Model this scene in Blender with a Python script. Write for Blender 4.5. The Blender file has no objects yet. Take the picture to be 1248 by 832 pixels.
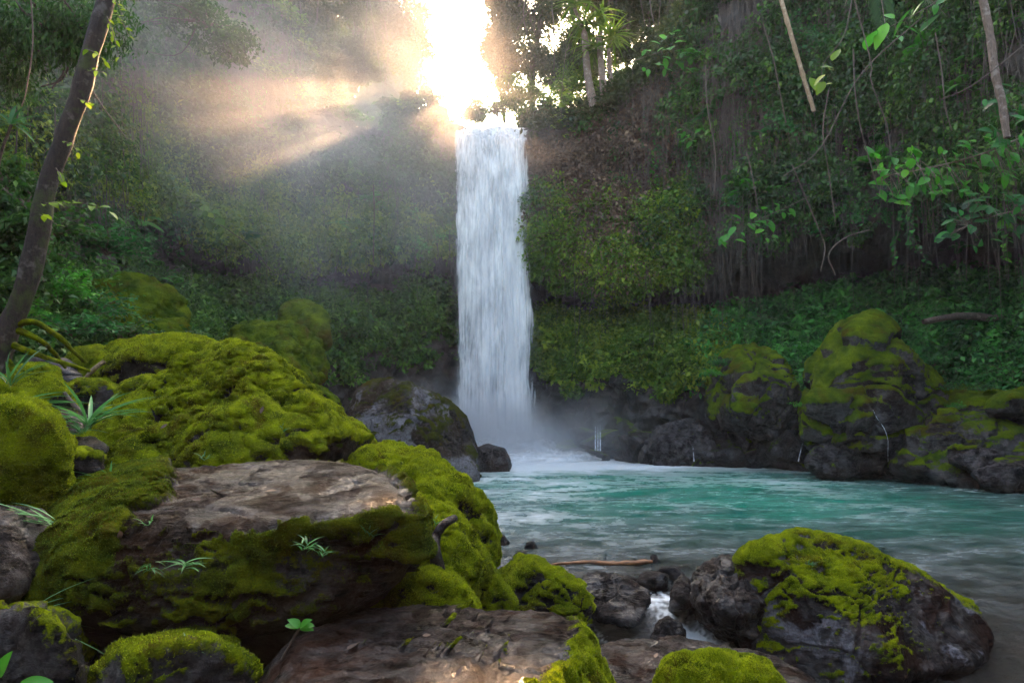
import bpy, bmesh, math, random
import numpy as np
from mathutils import Vector
from mathutils.bvhtree import BVHTree
random.seed(7)
RS = np.random.RandomState(11)
scene = bpy.context.scene
COL = scene.collection
R = math.radians

# ------------------------------------------------------------------ camera
W, H, F = 1248.0, 832.0, 744.0
TILT = R(7.2)
CAMZ = 2.0
cd = bpy.data.cameras.new('camera'); cam = bpy.data.objects.new('camera', cd); COL.objects.link(cam)
cam.location = (0, 0, CAMZ); cam.rotation_euler = (math.pi/2 + TILT, 0, 0)
cd.sensor_width = 36; cd.lens = 36*F/W; cd.clip_end = 500; cd.clip_start = 0.05
scene.camera = cam
CT, ST = math.cos(TILT), math.sin(TILT)

def ray(px, py):
    x = (px-W/2)/F; y = (H/2-py)/F
    return np.array([x, CT-y*ST, ST+y*CT])
def at(px, py, Y):
    d = ray(px, py)
    return np.array([0, 0, CAMZ]) + d*(Y/d[1])
def gnd(px, py, z=0.0):
    d = ray(px, py)
    return np.array([0, 0, CAMZ]) + d*((z-CAMZ)/d[2])

# ------------------------------------------------------------------ noise
_perm = np.random.RandomState(3).permutation(256).astype(np.int32)
_perm = np.concatenate([_perm, _perm, _perm])
_g = np.random.RandomState(5).normal(size=(256, 3)); _g /= np.linalg.norm(_g, axis=1)[:, None]
_rand = np.random.RandomState(6).rand(256, 3)
def perlin(p):
    p = np.asarray(p, dtype=np.float64)
    i = np.floor(p).astype(np.int64); f = p-i; i = (i & 255).astype(np.int32)
    u = f*f*f*(f*(f*6-15)+10)
    out = 0
    for dx in (0, 1):
        wx = u[:, 0] if dx else 1-u[:, 0]
        for dy in (0, 1):
            wy = u[:, 1] if dy else 1-u[:, 1]
            for dz in (0, 1):
                wz = u[:, 2] if dz else 1-u[:, 2]
                h = _perm[_perm[_perm[(i[:, 0]+dx) & 255]+((i[:, 1]+dy) & 255)]+((i[:, 2]+dz) & 255)]
                g = _g[h]
                d = g[:, 0]*(f[:, 0]-dx)+g[:, 1]*(f[:, 1]-dy)+g[:, 2]*(f[:, 2]-dz)
                out = out+wx*wy*wz*d
    return out*1.6
def fbm(p, octv=4, rough=0.5, seed=0.0):
    p = np.asarray(p)+np.array([seed*17.3, seed*7.1, seed*3.7]); a = 1.0; s = 0; t = 0
    for _ in range(octv):
        s = s+a*perlin(p); t += a; a *= rough; p = p*2.03+5.1
    return s/t
def ridged(p, octv=4, rough=0.55, seed=0.0):
    p = np.asarray(p)+np.array([seed*11.3, seed*5.1, seed*9.7]); a = 1.0; s = 0; t = 0
    for _ in range(octv):
        s = s+a*(1-2*np.abs(perlin(p))); t += a; a *= rough; p = p*2.07+3.3
    return s/t
def worley(p, jit=0.9):
    """F1 distance, F2-F1 and a random value per cell"""
    p = np.asarray(p); i = np.floor(p).astype(np.int64); n = len(p)
    f1 = np.full(n, 9.0); f2 = np.full(n, 9.0); val = np.zeros(n)
    for dx in (-1, 0, 1):
        for dy in (-1, 0, 1):
            for dz in (-1, 0, 1):
                c = i+np.array([dx, dy, dz]); k = (c & 255).astype(np.int32)
                h = _perm[_perm[_perm[k[:, 0]]+k[:, 1]]+k[:, 2]]
                q = c+0.5+(_rand[h]-0.5)*jit
                d = np.linalg.norm(p-q, axis=1)
                m = d < f1
                f2 = np.where(m, f1, np.minimum(f2, d)); val = np.where(m, _rand[h, 0], val); f1 = np.where(m, d, f1)
    return f1, f2-f1, val
def sstep(a, b, x):
    t = np.clip((x-a)/(b-a), 0, 1); return t*t*(3-2*t)
def nrm(v):
    return v/np.maximum(np.linalg.norm(v, axis=-1, keepdims=True), 1e-9)

# ------------------------------------------------------------------ object helpers
def mesh(name, V, Fc, mat=None, parent=None, attrs=None, smooth=True, origin=None):
    V = np.asarray(V, dtype=np.float32)
    if origin is not None: V = V-np.asarray(origin, dtype=np.float32)
    Fc = np.asarray(Fc, dtype=np.int32); k = Fc.shape[1]; nf = len(Fc)
    me = bpy.data.meshes.new(name)
    me.vertices.add(len(V)); me.vertices.foreach_set('co', V.ravel())
    me.loops.add(nf*k); me.loops.foreach_set('vertex_index', Fc.ravel())
    me.polygons.add(nf); me.polygons.foreach_set('loop_start', np.arange(0, nf*k, k, dtype=np.int32))
    if smooth: me.polygons.foreach_set('use_smooth', np.ones(nf, dtype=bool))
    me.update(calc_edges=True)
    for a, v in (attrs or {}).items():
        at_ = me.attributes.new(a, 'FLOAT', 'POINT'); at_.data.foreach_set('value', np.asarray(v, dtype=np.float32))
    if mat is not None: me.materials.append(mat)
    o = bpy.data.objects.new(name, me); COL.objects.link(o)
    if parent is not None: o.parent = parent
    elif origin is not None: o.location = tuple(float(c) for c in origin)
    return o
def tag(o, label=None, cat=None, group=None, kind=None):
    if label: o['label'] = label
    if cat: o['category'] = cat
    if group: o['group'] = group
    if kind: o['kind'] = kind
    return o
def empty(name, loc, label, cat, group=None):
    o = bpy.data.objects.new(name, None); COL.objects.link(o); o.empty_display_size = .1
    o.location = tuple(float(c) for c in loc)
    return tag(o, label, cat, group)

def grid_faces(nu, nv, wrap=False):
    """verts laid out [u][v]"""
    uu = np.arange(nu if wrap else nu-1); vv = np.arange(nv-1)
    U, Vv = np.meshgrid(uu, vv, indexing='ij'); U2 = (U+1) % nu
    return np.stack([U*nv+Vv, U2*nv+Vv, U2*nv+Vv+1, U*nv+Vv+1], -1).reshape(-1, 4)
def tube_arrays(path, rad, n=8, close=True):
    path = np.asarray(path, float); rad = np.asarray(rad, float)*np.ones(len(path)); m = len(path)
    tan = nrm(np.gradient(path, axis=0)); ref = np.array([0.3, 0.9, 0.2]) if abs(tan[0][2]) > .8 else np.array([0, 0, 1.])
    a = nrm(np.cross(tan, ref)); b = np.cross(tan, a)
    th = np.linspace(0, 2*math.pi, n, endpoint=False)
    V = path[:, None]+rad[:, None, None]*(np.cos(th)[None, :, None]*a[:, None]+np.sin(th)[None, :, None]*b[:, None])
    V = V.reshape(-1, 3); F_ = []
    i, j = np.meshgrid(np.arange(m-1), np.arange(n), indexing='ij'); j2 = (j+1) % n
    F_ = np.stack([i*n+j, i*n+j2, (i+1)*n+j2, (i+1)*n+j], -1).reshape(-1, 4)
    return V, F_
def cat_arrays(parts):
    Vs, Fs, o = [], [], 0
    for V, F_ in parts:
        Vs.append(V); Fs.append(F_+o); o += len(V)
    return np.concatenate(Vs), np.concatenate(Fs)
def spline(pts, n):
    """Catmull-Rom through pts, n samples"""
    P = np.asarray(pts, float); P = np.concatenate([[2*P[0]-P[1]], P, [2*P[-1]-P[-2]]]); m = len(P)-3
    t = np.linspace(0, m-1e-6, n); i = t.astype(int); f = (t-i)[:, None]
    a, b, c, d = P[i], P[i+1], P[i+2], P[i+3]
    return .5*(2*b+(c-a)*f+(2*a-5*b+4*c-d)*f*f+(3*b-a-3*c+d)*f**3)

# ------------------------------------------------------------------ materials
def newmat(name):
    m = bpy.data.materials.new(name); m.use_nodes = True; nt = m.node_tree; nt.nodes.clear()
    out = nt.nodes.new('ShaderNodeOutputMaterial')
    class N: pass
    n = N(); n.nt = nt; n.out = out; n.mat = m
    def add(t, **kw):
        nd = nt.nodes.new(t)
        for k, v in kw.items():
            if k in nd.inputs: nd.inputs[k].default_value = v
            else: setattr(nd, k, v)
        return nd
    n.add = add; n.link = nt.links.new
    def noise(scale, detail=4, rough=.55, coord=None, dist=0):
        t = add('ShaderNodeTexNoise'); t.inputs['Scale'].default_value = scale; t.inputs['Detail'].default_value = detail
        t.inputs['Roughness'].default_value = rough; t.inputs['Distortion'].default_value = dist
        if coord is not None: nt.links.new(coord, t.inputs['Vector'])
        return t.outputs['Fac']
    n.noise = noise
    def ramp(fac, stops):
        r = add('ShaderNodeValToRGB'); els = r.color_ramp.elements
        while len(els) < len(stops): els.new(.5)
        for e, (p, c) in zip(els, stops):
            e.position = p; e.color = (c, c, c, 1) if isinstance(c, (int, float)) else (*c, 1)
        nt.links.new(fac, r.inputs['Fac']); return r.outputs['Color']
    n.ramp = ramp
    def math_(op, a, b=None, clamp=False):
        x = add('ShaderNodeMath'); x.operation = op; x.use_clamp = clamp
        for k, v in enumerate((a, b)):
            if v is None: continue
            if isinstance(v, (int, float)): x.inputs[k].default_value = v
            else: nt.links.new(v, x.inputs[k])
        return x.outputs[0]
    n.math = math_
    def mix(fac, a, b):
        x = add('ShaderNodeMix'); x.data_type = 'RGBA'
        for k, v in ((0, fac), (6, a), (7, b)):
            if isinstance(v, (int, float)): x.inputs[k].default_value = v
            elif isinstance(v, tuple): x.inputs[k].default_value = (*v, 1)
            else: nt.links.new(v, x.inputs[k])
        return x.outputs[2]
    n.mix = mix
    def attr(name): 
        x = add('ShaderNodeAttribute'); x.attribute_name = name; return x.outputs['Fac']
    n.attr = attr
    def coord(sc=None, kind='Object'):
        c = add('ShaderNodeTexCoord').outputs[kind]
        if sc is None: return c
        m_ = add('ShaderNodeMapping'); m_.inputs['Scale'].default_value = sc; nt.links.new(c, m_.inputs['Vector']); return m_.outputs['Vector']
    n.coord = coord
    def bump(h, strength, dist, normal=None):
        b = add('ShaderNodeBump'); b.inputs['Strength'].default_value = strength; b.inputs['Distance'].default_value = dist
        nt.links.new(h, b.inputs['Height'])
        if normal is not None: nt.links.new(normal, b.inputs['Normal'])
        return b.outputs['Normal']
    n.bump = bump
    def princ(color=None, rough=.6, normal=None, **kw):
        p = add('ShaderNodeBsdfPrincipled')
        for nm, v in (('Base Color', color), ('Roughness', rough), ('Normal', normal)):
            if v is None: continue
            if isinstance(v, tuple): p.inputs[nm].default_value = (*v, 1)
            elif isinstance(v, (int, float)): p.inputs[nm].default_value = v
            else: nt.links.new(v, p.inputs[nm])
        for k, v in kw.items():
            k = k.replace('_', ' ')
            if isinstance(v, (int, float, tuple)): p.inputs[k].default_value = v
            else: nt.links.new(v, p.inputs[k])
        return p
    n.princ = princ
    return n

MOSS_A, MOSS_B, MOSS_C = (.31, .38, .003), (.055, .085, .003), (.10, .07, .005)
def rock_mat(name, dark, light, tint=(.10, .055, .03), scale=1.0, lichen=0.0, wet=.28, mossA=MOSS_A, mossB=MOSS_B):
    n = newmat(name); c = n.coord()
    n1 = n.noise(1.6*scale, 8, .6, c); n2 = n.noise(9*scale, 8, .65, c, .6); n3 = n.noise(45*scale, 6, .7, c)
    cs = n.coord((1.0, 2.2, 5.0)); n4 = n.noise(3.2*scale, 8, .7, cs, 1.2)
    col = n.mix(n.ramp(n2, [(.42, 0), (.64, 1)]), dark, light)
    col = n.mix(n.ramp(n1, [(.46, 0), (.56, .85)]), col, tint)
    col = n.mix(n.ramp(n3, [(.5, 0), (.75, .5)]), col, tuple(min(1, x*1.9) for x in light))
    col = n.mix(n.ramp(n4, [(.36, .85), (.46, 0)]), col, tuple(x*.35 for x in dark))
    if lichen > 0:
        nl = n.noise(2.1*scale, 7, .62, c, .3); lm = n.ramp(nl, [(.60-.1*lichen, 0), (.64-.1*lichen, .8)])
        lm2 = n.math('MULTIPLY', lm, n.ramp(n3, [(.35, .3), (.55, 1)]))
        col = n.mix(lm2, col, (.17, .165, .19))
    m = n.attr('moss')
    mf = n.math('ADD', m, n.math('MULTIPLY', n.math('SUBTRACT', n.noise(22*scale, 6, .7, c), .5), 1.1))
    mf = n.ramp(mf, [(.40, 0), (.56, 1)])
    mc = n.mix(n.ramp(n.noise(5*scale, 5, .6, c), [(.35, 0), (.65, 1)]), mossB, mossA)
    mc = n.mix(n.ramp(n.noise(3*scale, 5, .65, c, .5), [(.52, 0), (.66, .85)]), mc, MOSS_C)
    mc = n.mix(n.ramp(n.noise(120*scale, 3, .6, c), [(.4, 0), (.7, .5)]), mc, tuple(x*.45 for x in mossB))
    col = n.mix(mf, col, mc)
    rgh = n.mix(mf, n.ramp(n2, [(.3, wet+.12), (.7, min(.9, wet+.5))]), (.95, .95, .95))
    h = n.math('ADD', n.math('MULTIPLY', n2, .8), n.math('MULTIPLY', n3, .3))
    h = n.math('ADD', h, n.math('MULTIPLY', n.ramp(n4, [(.36, 0), (.5, 1)]), .5))
    h = n.math('ADD', h, n.math('MULTIPLY', n.math('MULTIPLY', mf, n.noise(70*scale, 5, .75, c)), .8))
    nb = n.bump(h, .85, .06/scale)
    p = n.princ(col, rgh, nb); wetm = n.math('MULTIPLY', n.ramp(n.noise(2.2*scale, 8, .7, c, .8), [(.46, 0), (.56, 1)]), n.ramp(n.noise(16*scale, 6, .75, c, .3), [(.36, .25), (.58, 1)])); wetm = n.math('MULTIPLY', wetm, n.math('SUBTRACT', 1, mf)); n.link(n.math('MULTIPLY', wetm, .85), p.inputs['Coat Weight']); p.inputs['Coat Roughness'].default_value = .09
    n.link(n.bump(n.math('ADD', n3, n2), .7, .03/scale), p.inputs['Coat Normal'])
    sp = n.math('ADD', .06, n.math('MULTIPLY', wetm, .35)); n.link(sp, p.inputs['Specular IOR Level'])
    n.link(p.outputs[0], n.out.inputs['Surface']); return n.mat

def leaf_mat(name, a, b, c=None, trans=.35, rough=.45, ca=.0):
    n = newmat(name); t = n.attr('tint')
    stops = [(0, a), (.7, b)] + ([(1, c)] if c else [])
    col = n.ramp(t, stops)
    p = n.princ(col, rough); p.inputs['Specular IOR Level'].default_value = .35
    tr = n.add('ShaderNodeBsdfTranslucent'); n.link(n.mix(.5, col, tuple(min(1, x*1.6) for x in b)), tr.inputs['Color'])
    ms = n.add('ShaderNodeMixShader'); ms.inputs[0].default_value = trans
    n.link(p.outputs[0], ms.inputs[1]); n.link(tr.outputs[0], ms.inputs[2]); n.link(ms.outputs[0], n.out.inputs['Surface'])
    return n.mat

def bark_mat(name, a, b, lichen=(.30, .28, .24), lf=.6, moss=.0):
    n = newmat(name); c = n.coord(); cs = n.coord((6, 6, 1.2))
    n1 = n.noise(7, 8, .7, cs); n2 = n.noise(3.0, 6, .65, c)
    col = n.mix(n.ramp(n1, [(.35, 0), (.65, 1)]), a, b)
    col = n.mix(n.ramp(n.noise(5, 6, .6, c), [(.6-.1*lf, 0), (.68-.1*lf, .75)]), col, lichen)
    if moss: col = n.mix(n.ramp(n2, [(.58-.15*moss, 0), (.68-.15*moss, .9)]), col, (.05, .07, .01))
    p = n.princ(col, .75, n.bump(n.math('ADD', n1, n.noise(40, 5, .7, c)), .8, .03))
    n.link(p.outputs[0], n.out.inputs['Surface']); return n.mat

M = {}
M['rock_brown'] = rock_mat('wet_brown_rock', (.005, .003, .002), (.055, .042, .038), (.030, .011, .005), 1.0, .0, .12)
M['rock_flat'] = rock_mat('flat_brown_rock', (.007, .005, .003), (.062, .050, .046), (.030, .014, .006), 1.1, .0, .14)
M['rock_flat_deep'] = rock_mat('flat_rock_with_deep_green_moss', (.007, .005, .003), (.062, .050, .046), (.030, .014, .006), 1.1, .0, .14, (.17, .19, .003), (.03, .05, .003))
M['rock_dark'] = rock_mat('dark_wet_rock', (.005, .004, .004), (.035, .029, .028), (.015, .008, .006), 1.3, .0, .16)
M['rock_lichen'] = rock_mat('lichen_spotted_rock', (.007, .005, .005), (.042, .034, .032), (.026, .010, .006), 1.0, .45, .16)
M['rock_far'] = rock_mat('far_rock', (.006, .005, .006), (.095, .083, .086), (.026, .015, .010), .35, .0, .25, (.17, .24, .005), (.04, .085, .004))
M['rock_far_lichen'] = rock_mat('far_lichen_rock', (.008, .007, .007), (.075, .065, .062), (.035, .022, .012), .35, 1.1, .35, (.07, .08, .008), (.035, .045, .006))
M['moss'] = leaf_mat('moss_tufts', (.04, .07, .002), (.31, .385, .003), (.55, .58, .006), .35, .8)
M['moss_dark'] = leaf_mat('moss_tufts_green', (.025, .05, .002), (.12, .18, .004), (.30, .34, .006), .35, .8)

# ------------------------------------------------------------------ rocks
_ico = {}
def ico(sub):
    if sub not in _ico:
        bm = bmesh.new(); bmesh.ops.create_icosphere(bm, subdivisions=sub, radius=1)
        V = np.array([v.co[:] for v in bm.verts]); Fc = np.array([[v.index for v in f.verts] for f in bm.faces]); bm.free()
        _ico[sub] = (nrm(V), Fc)
    return _ico[sub]
def vnormals(V, Fc):
    a = V[Fc[:, 0]]; n = np.cross(V[Fc[:, 1]]-a, V[Fc[:, 2]]-a)
    out = np.zeros_like(V)
    for k in range(Fc.shape[1]): 
        for c in range(3): out[:, c] += np.bincount(Fc[:, k], n[:, c], len(V))
    return nrm(out)

def tufts(name, V, Fc, N_, mask, dens, hgt, wid, mat, parent, origin, rs, cap=110000, camcull=True):
    """little upright moss blades scattered over the mossy part of a surface"""
    a, b, c = V[Fc[:, 0]], V[Fc[:, 1]], V[Fc[:, 2]]
    ar = .5*np.linalg.norm(np.cross(b-a, c-a), axis=1); mk = mask[Fc].mean(1)
    fn = nrm(np.cross(b-a, c-a)); ctr = (a+b+c)/3
    if camcull:
        tocam = nrm(np.array([0, 0, CAMZ])-ctr); face = (fn*tocam).sum(1); ar = ar*(face > -.25)
    w = ar*np.clip(mk*1.6-.5, 0, 1)
    tot = w.sum()
    if tot <= 0: return
    n = int(min(cap, tot*dens))
    idx = rs.choice(len(Fc), n, p=w/tot)
    r1 = np.sqrt(rs.rand(n)); r2 = rs.rand(n)
    P = a[idx]*(1-r1)[:, None]+b[idx]*(r1*(1-r2))[:, None]+c[idx]*(r1*r2)[:, None]
    up = nrm(fn[idx]*.8+np.array([0, 0, .35])+rs.normal(size=(n, 3))*.45)
    side = nrm(np.cross(up, rs.normal(size=(n, 3))))
    h = hgt*(.4+rs.rand(n)**1.5)*(.7+.6*np.clip(fbm(P*9, 2)+.5, 0, 1)); wd = wid*(.6+.8*rs.rand(n))
    P = P-up*h[:, None]*.15
    v0 = P-side*wd[:, None]*.5; v1 = P+side*wd[:, None]*.5; v2 = P+up*h[:, None]+side*wd[:, None]*rs.normal(size=n)[:, None]*.3
    VV = np.stack([v0, v1, v2], 1).reshape(-1, 3)
    t = np.clip(.42+.55*fbm(P*5, 3)+.22*rs.normal(size=n), 0, 1)
    mesh(name, VV, np.arange(3*n).reshape(-1, 3), mat, parent, {'tint': np.repeat(t, 3)}, False, origin)

def rock(name, outline, Y0, Y1, label, planes=(), mat='rock_brown', moss=None, seed=1, sub=6, facets=11, chop=(.70, .94),
         rough=.075, p=26, tuft=0, tufth=0.0109, tuftw=0.0051, mossmat='moss', front=(0, -1, .25), back=(0, 1, .15), group=None, cat='rock', lump=0.0, strat=0.0, cullfar=False):
    """A boulder: silhouette of its own, depth from Y0 to Y1; planes = [(point, normal)] cut further faces"""
    rs = np.random.RandomState(seed+100)
    Ym = .5*(Y0+Y1); ol = np.array(outline, float)
    c = at(ol[:, 0].mean()*.5+.25*(ol[:, 0].min()+ol[:, 0].max()), ol[:, 1].mean()*.5+.25*(ol[:, 1].min()+ol[:, 1].max()), Ym)
    camp = np.array([0, 0, CAMZ]); pl = []
    area = sum(ol[i][0]*ol[(i+1) % len(ol)][1]-ol[(i+1) % len(ol)][0]*ol[i][1] for i in range(len(ol)))
    for i in range(len(ol)):
        q0, q1 = ol[i], ol[(i+1) % len(ol)]
        n = np.cross(ray(*q0), ray(*q1)); n /= np.linalg.norm(n)
        d = float(n@(camp-c))
        if d < 0: n, d = -n, -d
        if d > 1e-3: pl.append((n, d))
    for pt, nn in [(np.array([c[0], Y0, c[2]]), front), (np.array([c[0], Y1, c[2]]), back)]+list(planes):
        nn = np.array(nn, float); nn /= np.linalg.norm(nn); d = float(nn@(np.asarray(pt, float)-c))
        if d > 1e-3: pl.append((nn, d))
    D, Fc = ico(sub)
    PN = np.array([q[0] for q in pl]); PD = np.array([q[1] for q in pl])
    def radius(D_, pn, pd):
        x = np.maximum(D_@pn.T, 0)/pd
        return 1/(x**p).sum(1)**(1/p)
    r = radius(D, PN, PD)
    if facets:
        Dl, _ = ico(3); Vl = Dl*radius(Dl, PN, PD)[:, None]; ex = []
        for _ in range(facets):
            n = rs.normal(size=3); n[1] = -abs(n[1])*1.1; n /= np.linalg.norm(n)
            ex.append((n, float((Vl@n).max())*rs.uniform(*chop)))
        PN = np.concatenate([PN, [e[0] for e in ex]]); PD = np.concatenate([PD, [e[1] for e in ex]])
        r = radius(D, PN, PD)
    V = D*r[:, None]; size = float(np.cbrt(np.prod(V.max(0)-V.min(0))))
    V = V*1.02+c; N_ = vnormals(V, Fc)
    sc = 1/size
    q = V*sc
    disp = .9*fbm(q*1.9, 3, .5, seed)+.5*ridged(q*4.3, 5, .55, seed)-.15
    disp += .5*ridged(V*5, 5, .6, seed)*min(1, size)/size
    f1, f21, cv = worley(q*3.1+seed*2.7+fbm(q*3, 2)[:, None]*.4)
    disp += .55*(cv-.5)*sstep(0, .12, f21)-.8*(1-sstep(0, .07, f21))*.5
    if strat: disp += strat*ridged(q*np.array([1.2, 1.6, 9.]), 3, .6, seed+3)
    fine = 0
    if Y0 < 9:
        rot = np.array([[.8, .5, .2], [-.5, .75, .4], [.1, -.4, .9]]); W_ = V@rot.T
        fine = .006*ridged(W_*np.array([5., 17., 17.]), 4, .6, seed+1)+.0035*fbm(V*34, 3, .6, seed+2)
        if size > 1.2: fine = fine*1.5
    V = V+N_*(disp*rough*size+fine)[:, None]
    N2 = vnormals(V, Fc)
    if moss is None: mask = np.zeros(len(V))
    else: mask = np.clip(moss(V, N2, fbm(q*2.6, 4, .6, seed+5)), 0, 1)
    if moss is not None:
        cush = 1-np.abs(perlin(V*7.0+seed))*1.7
        cush2 = 1-np.abs(perlin(V*19+seed))*1.6
        L = lump if lump else min(.05, .03*size)
        rdg = ridged(q*3.0+fbm(q*2, 2)[:, None]*.5, 3, .5, seed+9); V = V+N2*(sstep(.2, .6, mask)*(rdg-.25)*L*1.5)[:, None]
        V = V+N2*(sstep(.3, .75, mask)*(L*(.5+cush*.9)+L*.45*cush2))[:, None]
        N2 = vnormals(V, Fc)
    base = np.array([c[0], c[1], V[:, 2].min()])
    SURF[label] = (V, Fc)
    if tuft and moss is not None:
        root = empty(name, base, label, cat, group)
        mesh('rock_body', V, Fc, M[mat], root, {'moss': mask}, True, base)
        tufts('moss_cover', V, Fc, N2, mask, tuft, tufth, tuftw, M[mossmat], root, base, rs)
        return root
    o = mesh(name, V, Fc, M[mat], None, {'moss': mask}, True, base)
    return tag(o, label, cat, group)

def mtop(bias=0.0, a=1.3, b=1.0):   # moss on up-facing faces
    return lambda V, N, n: .5+bias+a*(N[:, 2]-.35)+b*n
def mall(bias=.45, b=.9):
    return lambda V, N, n: .5+bias+b*n+.25*N[:, 2]

SURF = {}; _bvh = {}
def on_rock(px, py, word, out=0.0):
    """the point of a rock (picked by a word of its label) seen at a picture position"""
    best = None
    for lab, (V, Fc) in SURF.items():
        if word in lab:
            if lab not in _bvh: _bvh[lab] = BVHTree.FromPolygons([tuple(v) for v in V.tolist()], Fc.tolist())
            hit, nn, _, dist = _bvh[lab].ray_cast(Vector((0, 0, CAMZ)), Vector(ray(px, py)).normalized())
            if hit is not None and (best is None or dist < best[2]): best = (np.array(hit), np.array(nn), dist)
    return None if best is None else (best[0]+best[1]*out, best[1])
def build_rocks():
    # -- the big flat-topped rock, left foreground
    top = (at(230, 648, 3.05), None)
    p1, p2, p3 = at(230, 648, 3.05), at(470, 601, 3.5), at(320, 566, 4.6)
    tn = np.cross(p2-p1, p3-p1); tn = tn if tn[2] > 0 else -tn
    def mossA(V, N, n):
        x = (V[:, 0]/V[:, 1])*F+W/2
        h = (V-p1)@(tn/np.linalg.norm(tn))            # height against the flat top
        flat = sstep(-.16, -.09, h)*sstep(.35, .6, N[:, 2])
        leftm = sstep(280, 170, x+60*n)
        m = .66+.95*n+.35*N[:, 2]
        under = sstep(-.1, -.5, N[:, 2])
        m = m-under*.9
        m = np.where(flat > .3, -.4+1.5*leftm*sstep(-.25, .15, n+.15), m)
        return m
    rock('flat_topped_rock', [(20, 700), (34, 662), (70, 615), (130, 585), (300, 561), (420, 566), (484, 590), (500, 640), (507, 682), (470, 722), (400, 757), (250, 775), (120, 765), (45, 742)],
         2.85, 4.75, 'huge flat-topped brown rock with wet bare top and mossy sides, left foreground',
         planes=[(p1, tuple(tn)), (at(300, 655, 3.0), (.05, -1, -.28)), (at(120, 640, 3.35), (-.5, -.45, .75)), (at(420, 650, 3.2), (.25, -1, -.1))],
         mat='rock_flat_deep', moss=mossA, seed=3, sub=7, facets=5, chop=(.86, .97), rough=.022, tuft=56700, tufth=0.0116, tuftw=0.0043, mossmat='moss_dark', front=(0, -1, -.2), p=18, strat=.2)
    rock('mossy_boulder', [(96, 580), (104, 545), (168, 495), (238, 438), (285, 430), (330, 453), (402, 508), (450, 546), (452, 585), (300, 630), (120, 630)],
         4.9, 7.2, 'large peaked boulder wrapped in bright yellow-green moss behind the flat-topped rock',
         planes=[(at(280, 480, 5.8), (-.15, -.75, .8)), (at(200, 530, 5.2), (-.3, -.8, .55)), (at(390, 540, 5.3), (.5, -.7, .6)), (at(130, 575, 4.95), (-.4, -1, .05))],
         mat='rock_flat', moss=lambda V, N, n: .66+.85*n+.55*N[:, 2]-1.0*sstep(.30, -.2, N[:, 2]), seed=8, sub=7, facets=9, rough=.085, tuft=35100, tufth=0.0150, tuftw=0.0068, p=14, lump=.05, chop=(.78, .95))
    rock('mossy_boulder', [(126, 460), (130, 446), (150, 428), (215, 419), (256, 423), (266, 443), (262, 475), (180, 500), (138, 490)],
         7.6, 9.6, 'mossy boulder with a dark hollow under its moss cap, behind the peaked mossy boulder',
         planes=[(at(200, 440, 7.7), (0, -.75, .7)), (at(200, 450, 7.8), (0, -1, -.4))],
         mat='rock_dark', moss=mtop(.35, 1.4, .8), seed=12, sub=6, facets=5, tuft=12150, tufth=0.0204, tuftw=0.0102)
    rock('mossy_boulder', [(436, 570), (478, 556), (540, 578), (580, 618), (594, 665), (590, 720), (470, 720)],
         5.0, 6.4, 'rounded mossy boulder rising at the edge of the turquoise pool',
         mat='rock_dark', moss=lambda V, N, n: .55+.75*n+.6*N[:, 2], seed=14, sub=6, facets=8, rough=.08, tuft=32400, tufth=0.0136, tuftw=0.0059, p=14, lump=.04)
    rock('mossy_boulder', [(440, 620), (480, 592), (530, 622), (568, 668), (586, 720), (580, 765), (500, 775), (440, 710)],
         4.1, 5.1, 'bright green mossy boulder right beside the flat-topped rock, with a dark stick on it',
         mat='rock_dark', moss=lambda V, N, n: .62+.75*n+.5*N[:, 2], seed=17, sub=6, facets=8, rough=.08, tuft=40500, tufth=0.0136, tuftw=0.0051, p=14, lump=.038)
    rock('mossy_rock', [(478, 745), (488, 712), (520, 702), (556, 714), (580, 745), (570, 790), (490, 790)],
         3.55, 4.1, 'small round mossy rock tucked between the brown slab and the green boulder',
         mat='rock_dark', moss=mtop(.3, .9, .8), seed=19, sub=6, facets=6, tuft=56700, tufth=0.0109, tuftw=0.0043)
    q1, q2, q3 = at(470, 750, 3.4), at(670, 754, 3.45), at(500, 860, 2.3)
    bn = np.cross(q2-q1, q3-q1); bn = bn if bn[2] > 0 else -bn
    rock('brown_slab', [(285, 850), (330, 800), (400, 765), (468, 746), (560, 742), (640, 746), (676, 752), (700, 785), (728, 860), (720, 960), (300, 960)],
         2.15, 3.6, 'large bare wet brown slab at the bottom centre, shining with light',
         planes=[(q1, tuple(bn)), (at(690, 790, 3.0), (.9, -.3, .55)), (at(380, 790, 2.7), (-.6, -.2, .8))],
         mat='rock_brown', moss=lambda V, N, n: -.6+.9*n+1.4*sstep(.3, .75, N[:, 0]), seed=23, sub=7, facets=4, chop=(.88, .97), rough=.03, tuft=54000, tufth=0.0095, tuftw=0.0043, p=16, strat=.35)
    rock('mossy_rock', [(614, 765), (616, 702), (630, 687), (660, 694), (700, 720), (714, 745), (708, 780), (640, 790)],
         5.5, 6.3, 'grey rock with a moss crown standing in the stream behind the brown slab',
         mat='rock_lichen', moss=mtop(.12, 1.5, .8), seed=27, sub=6, facets=7, tuft=35100, tufth=0.0136, tuftw=0.0059)
    rock('mossy_rock', [(586, 765), (591, 712), (602, 701), (626, 735), (624, 775), (590, 775)],
         5.2, 5.7, 'narrow pointed mossy rock between the green boulder and the moss-crowned grey rock',
         mat='rock_lichen', moss=mtop(.3, .6, .8), seed=29, sub=5, facets=4, tuft=29700, tufth=0.0136, tuftw=0.0059)
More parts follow.
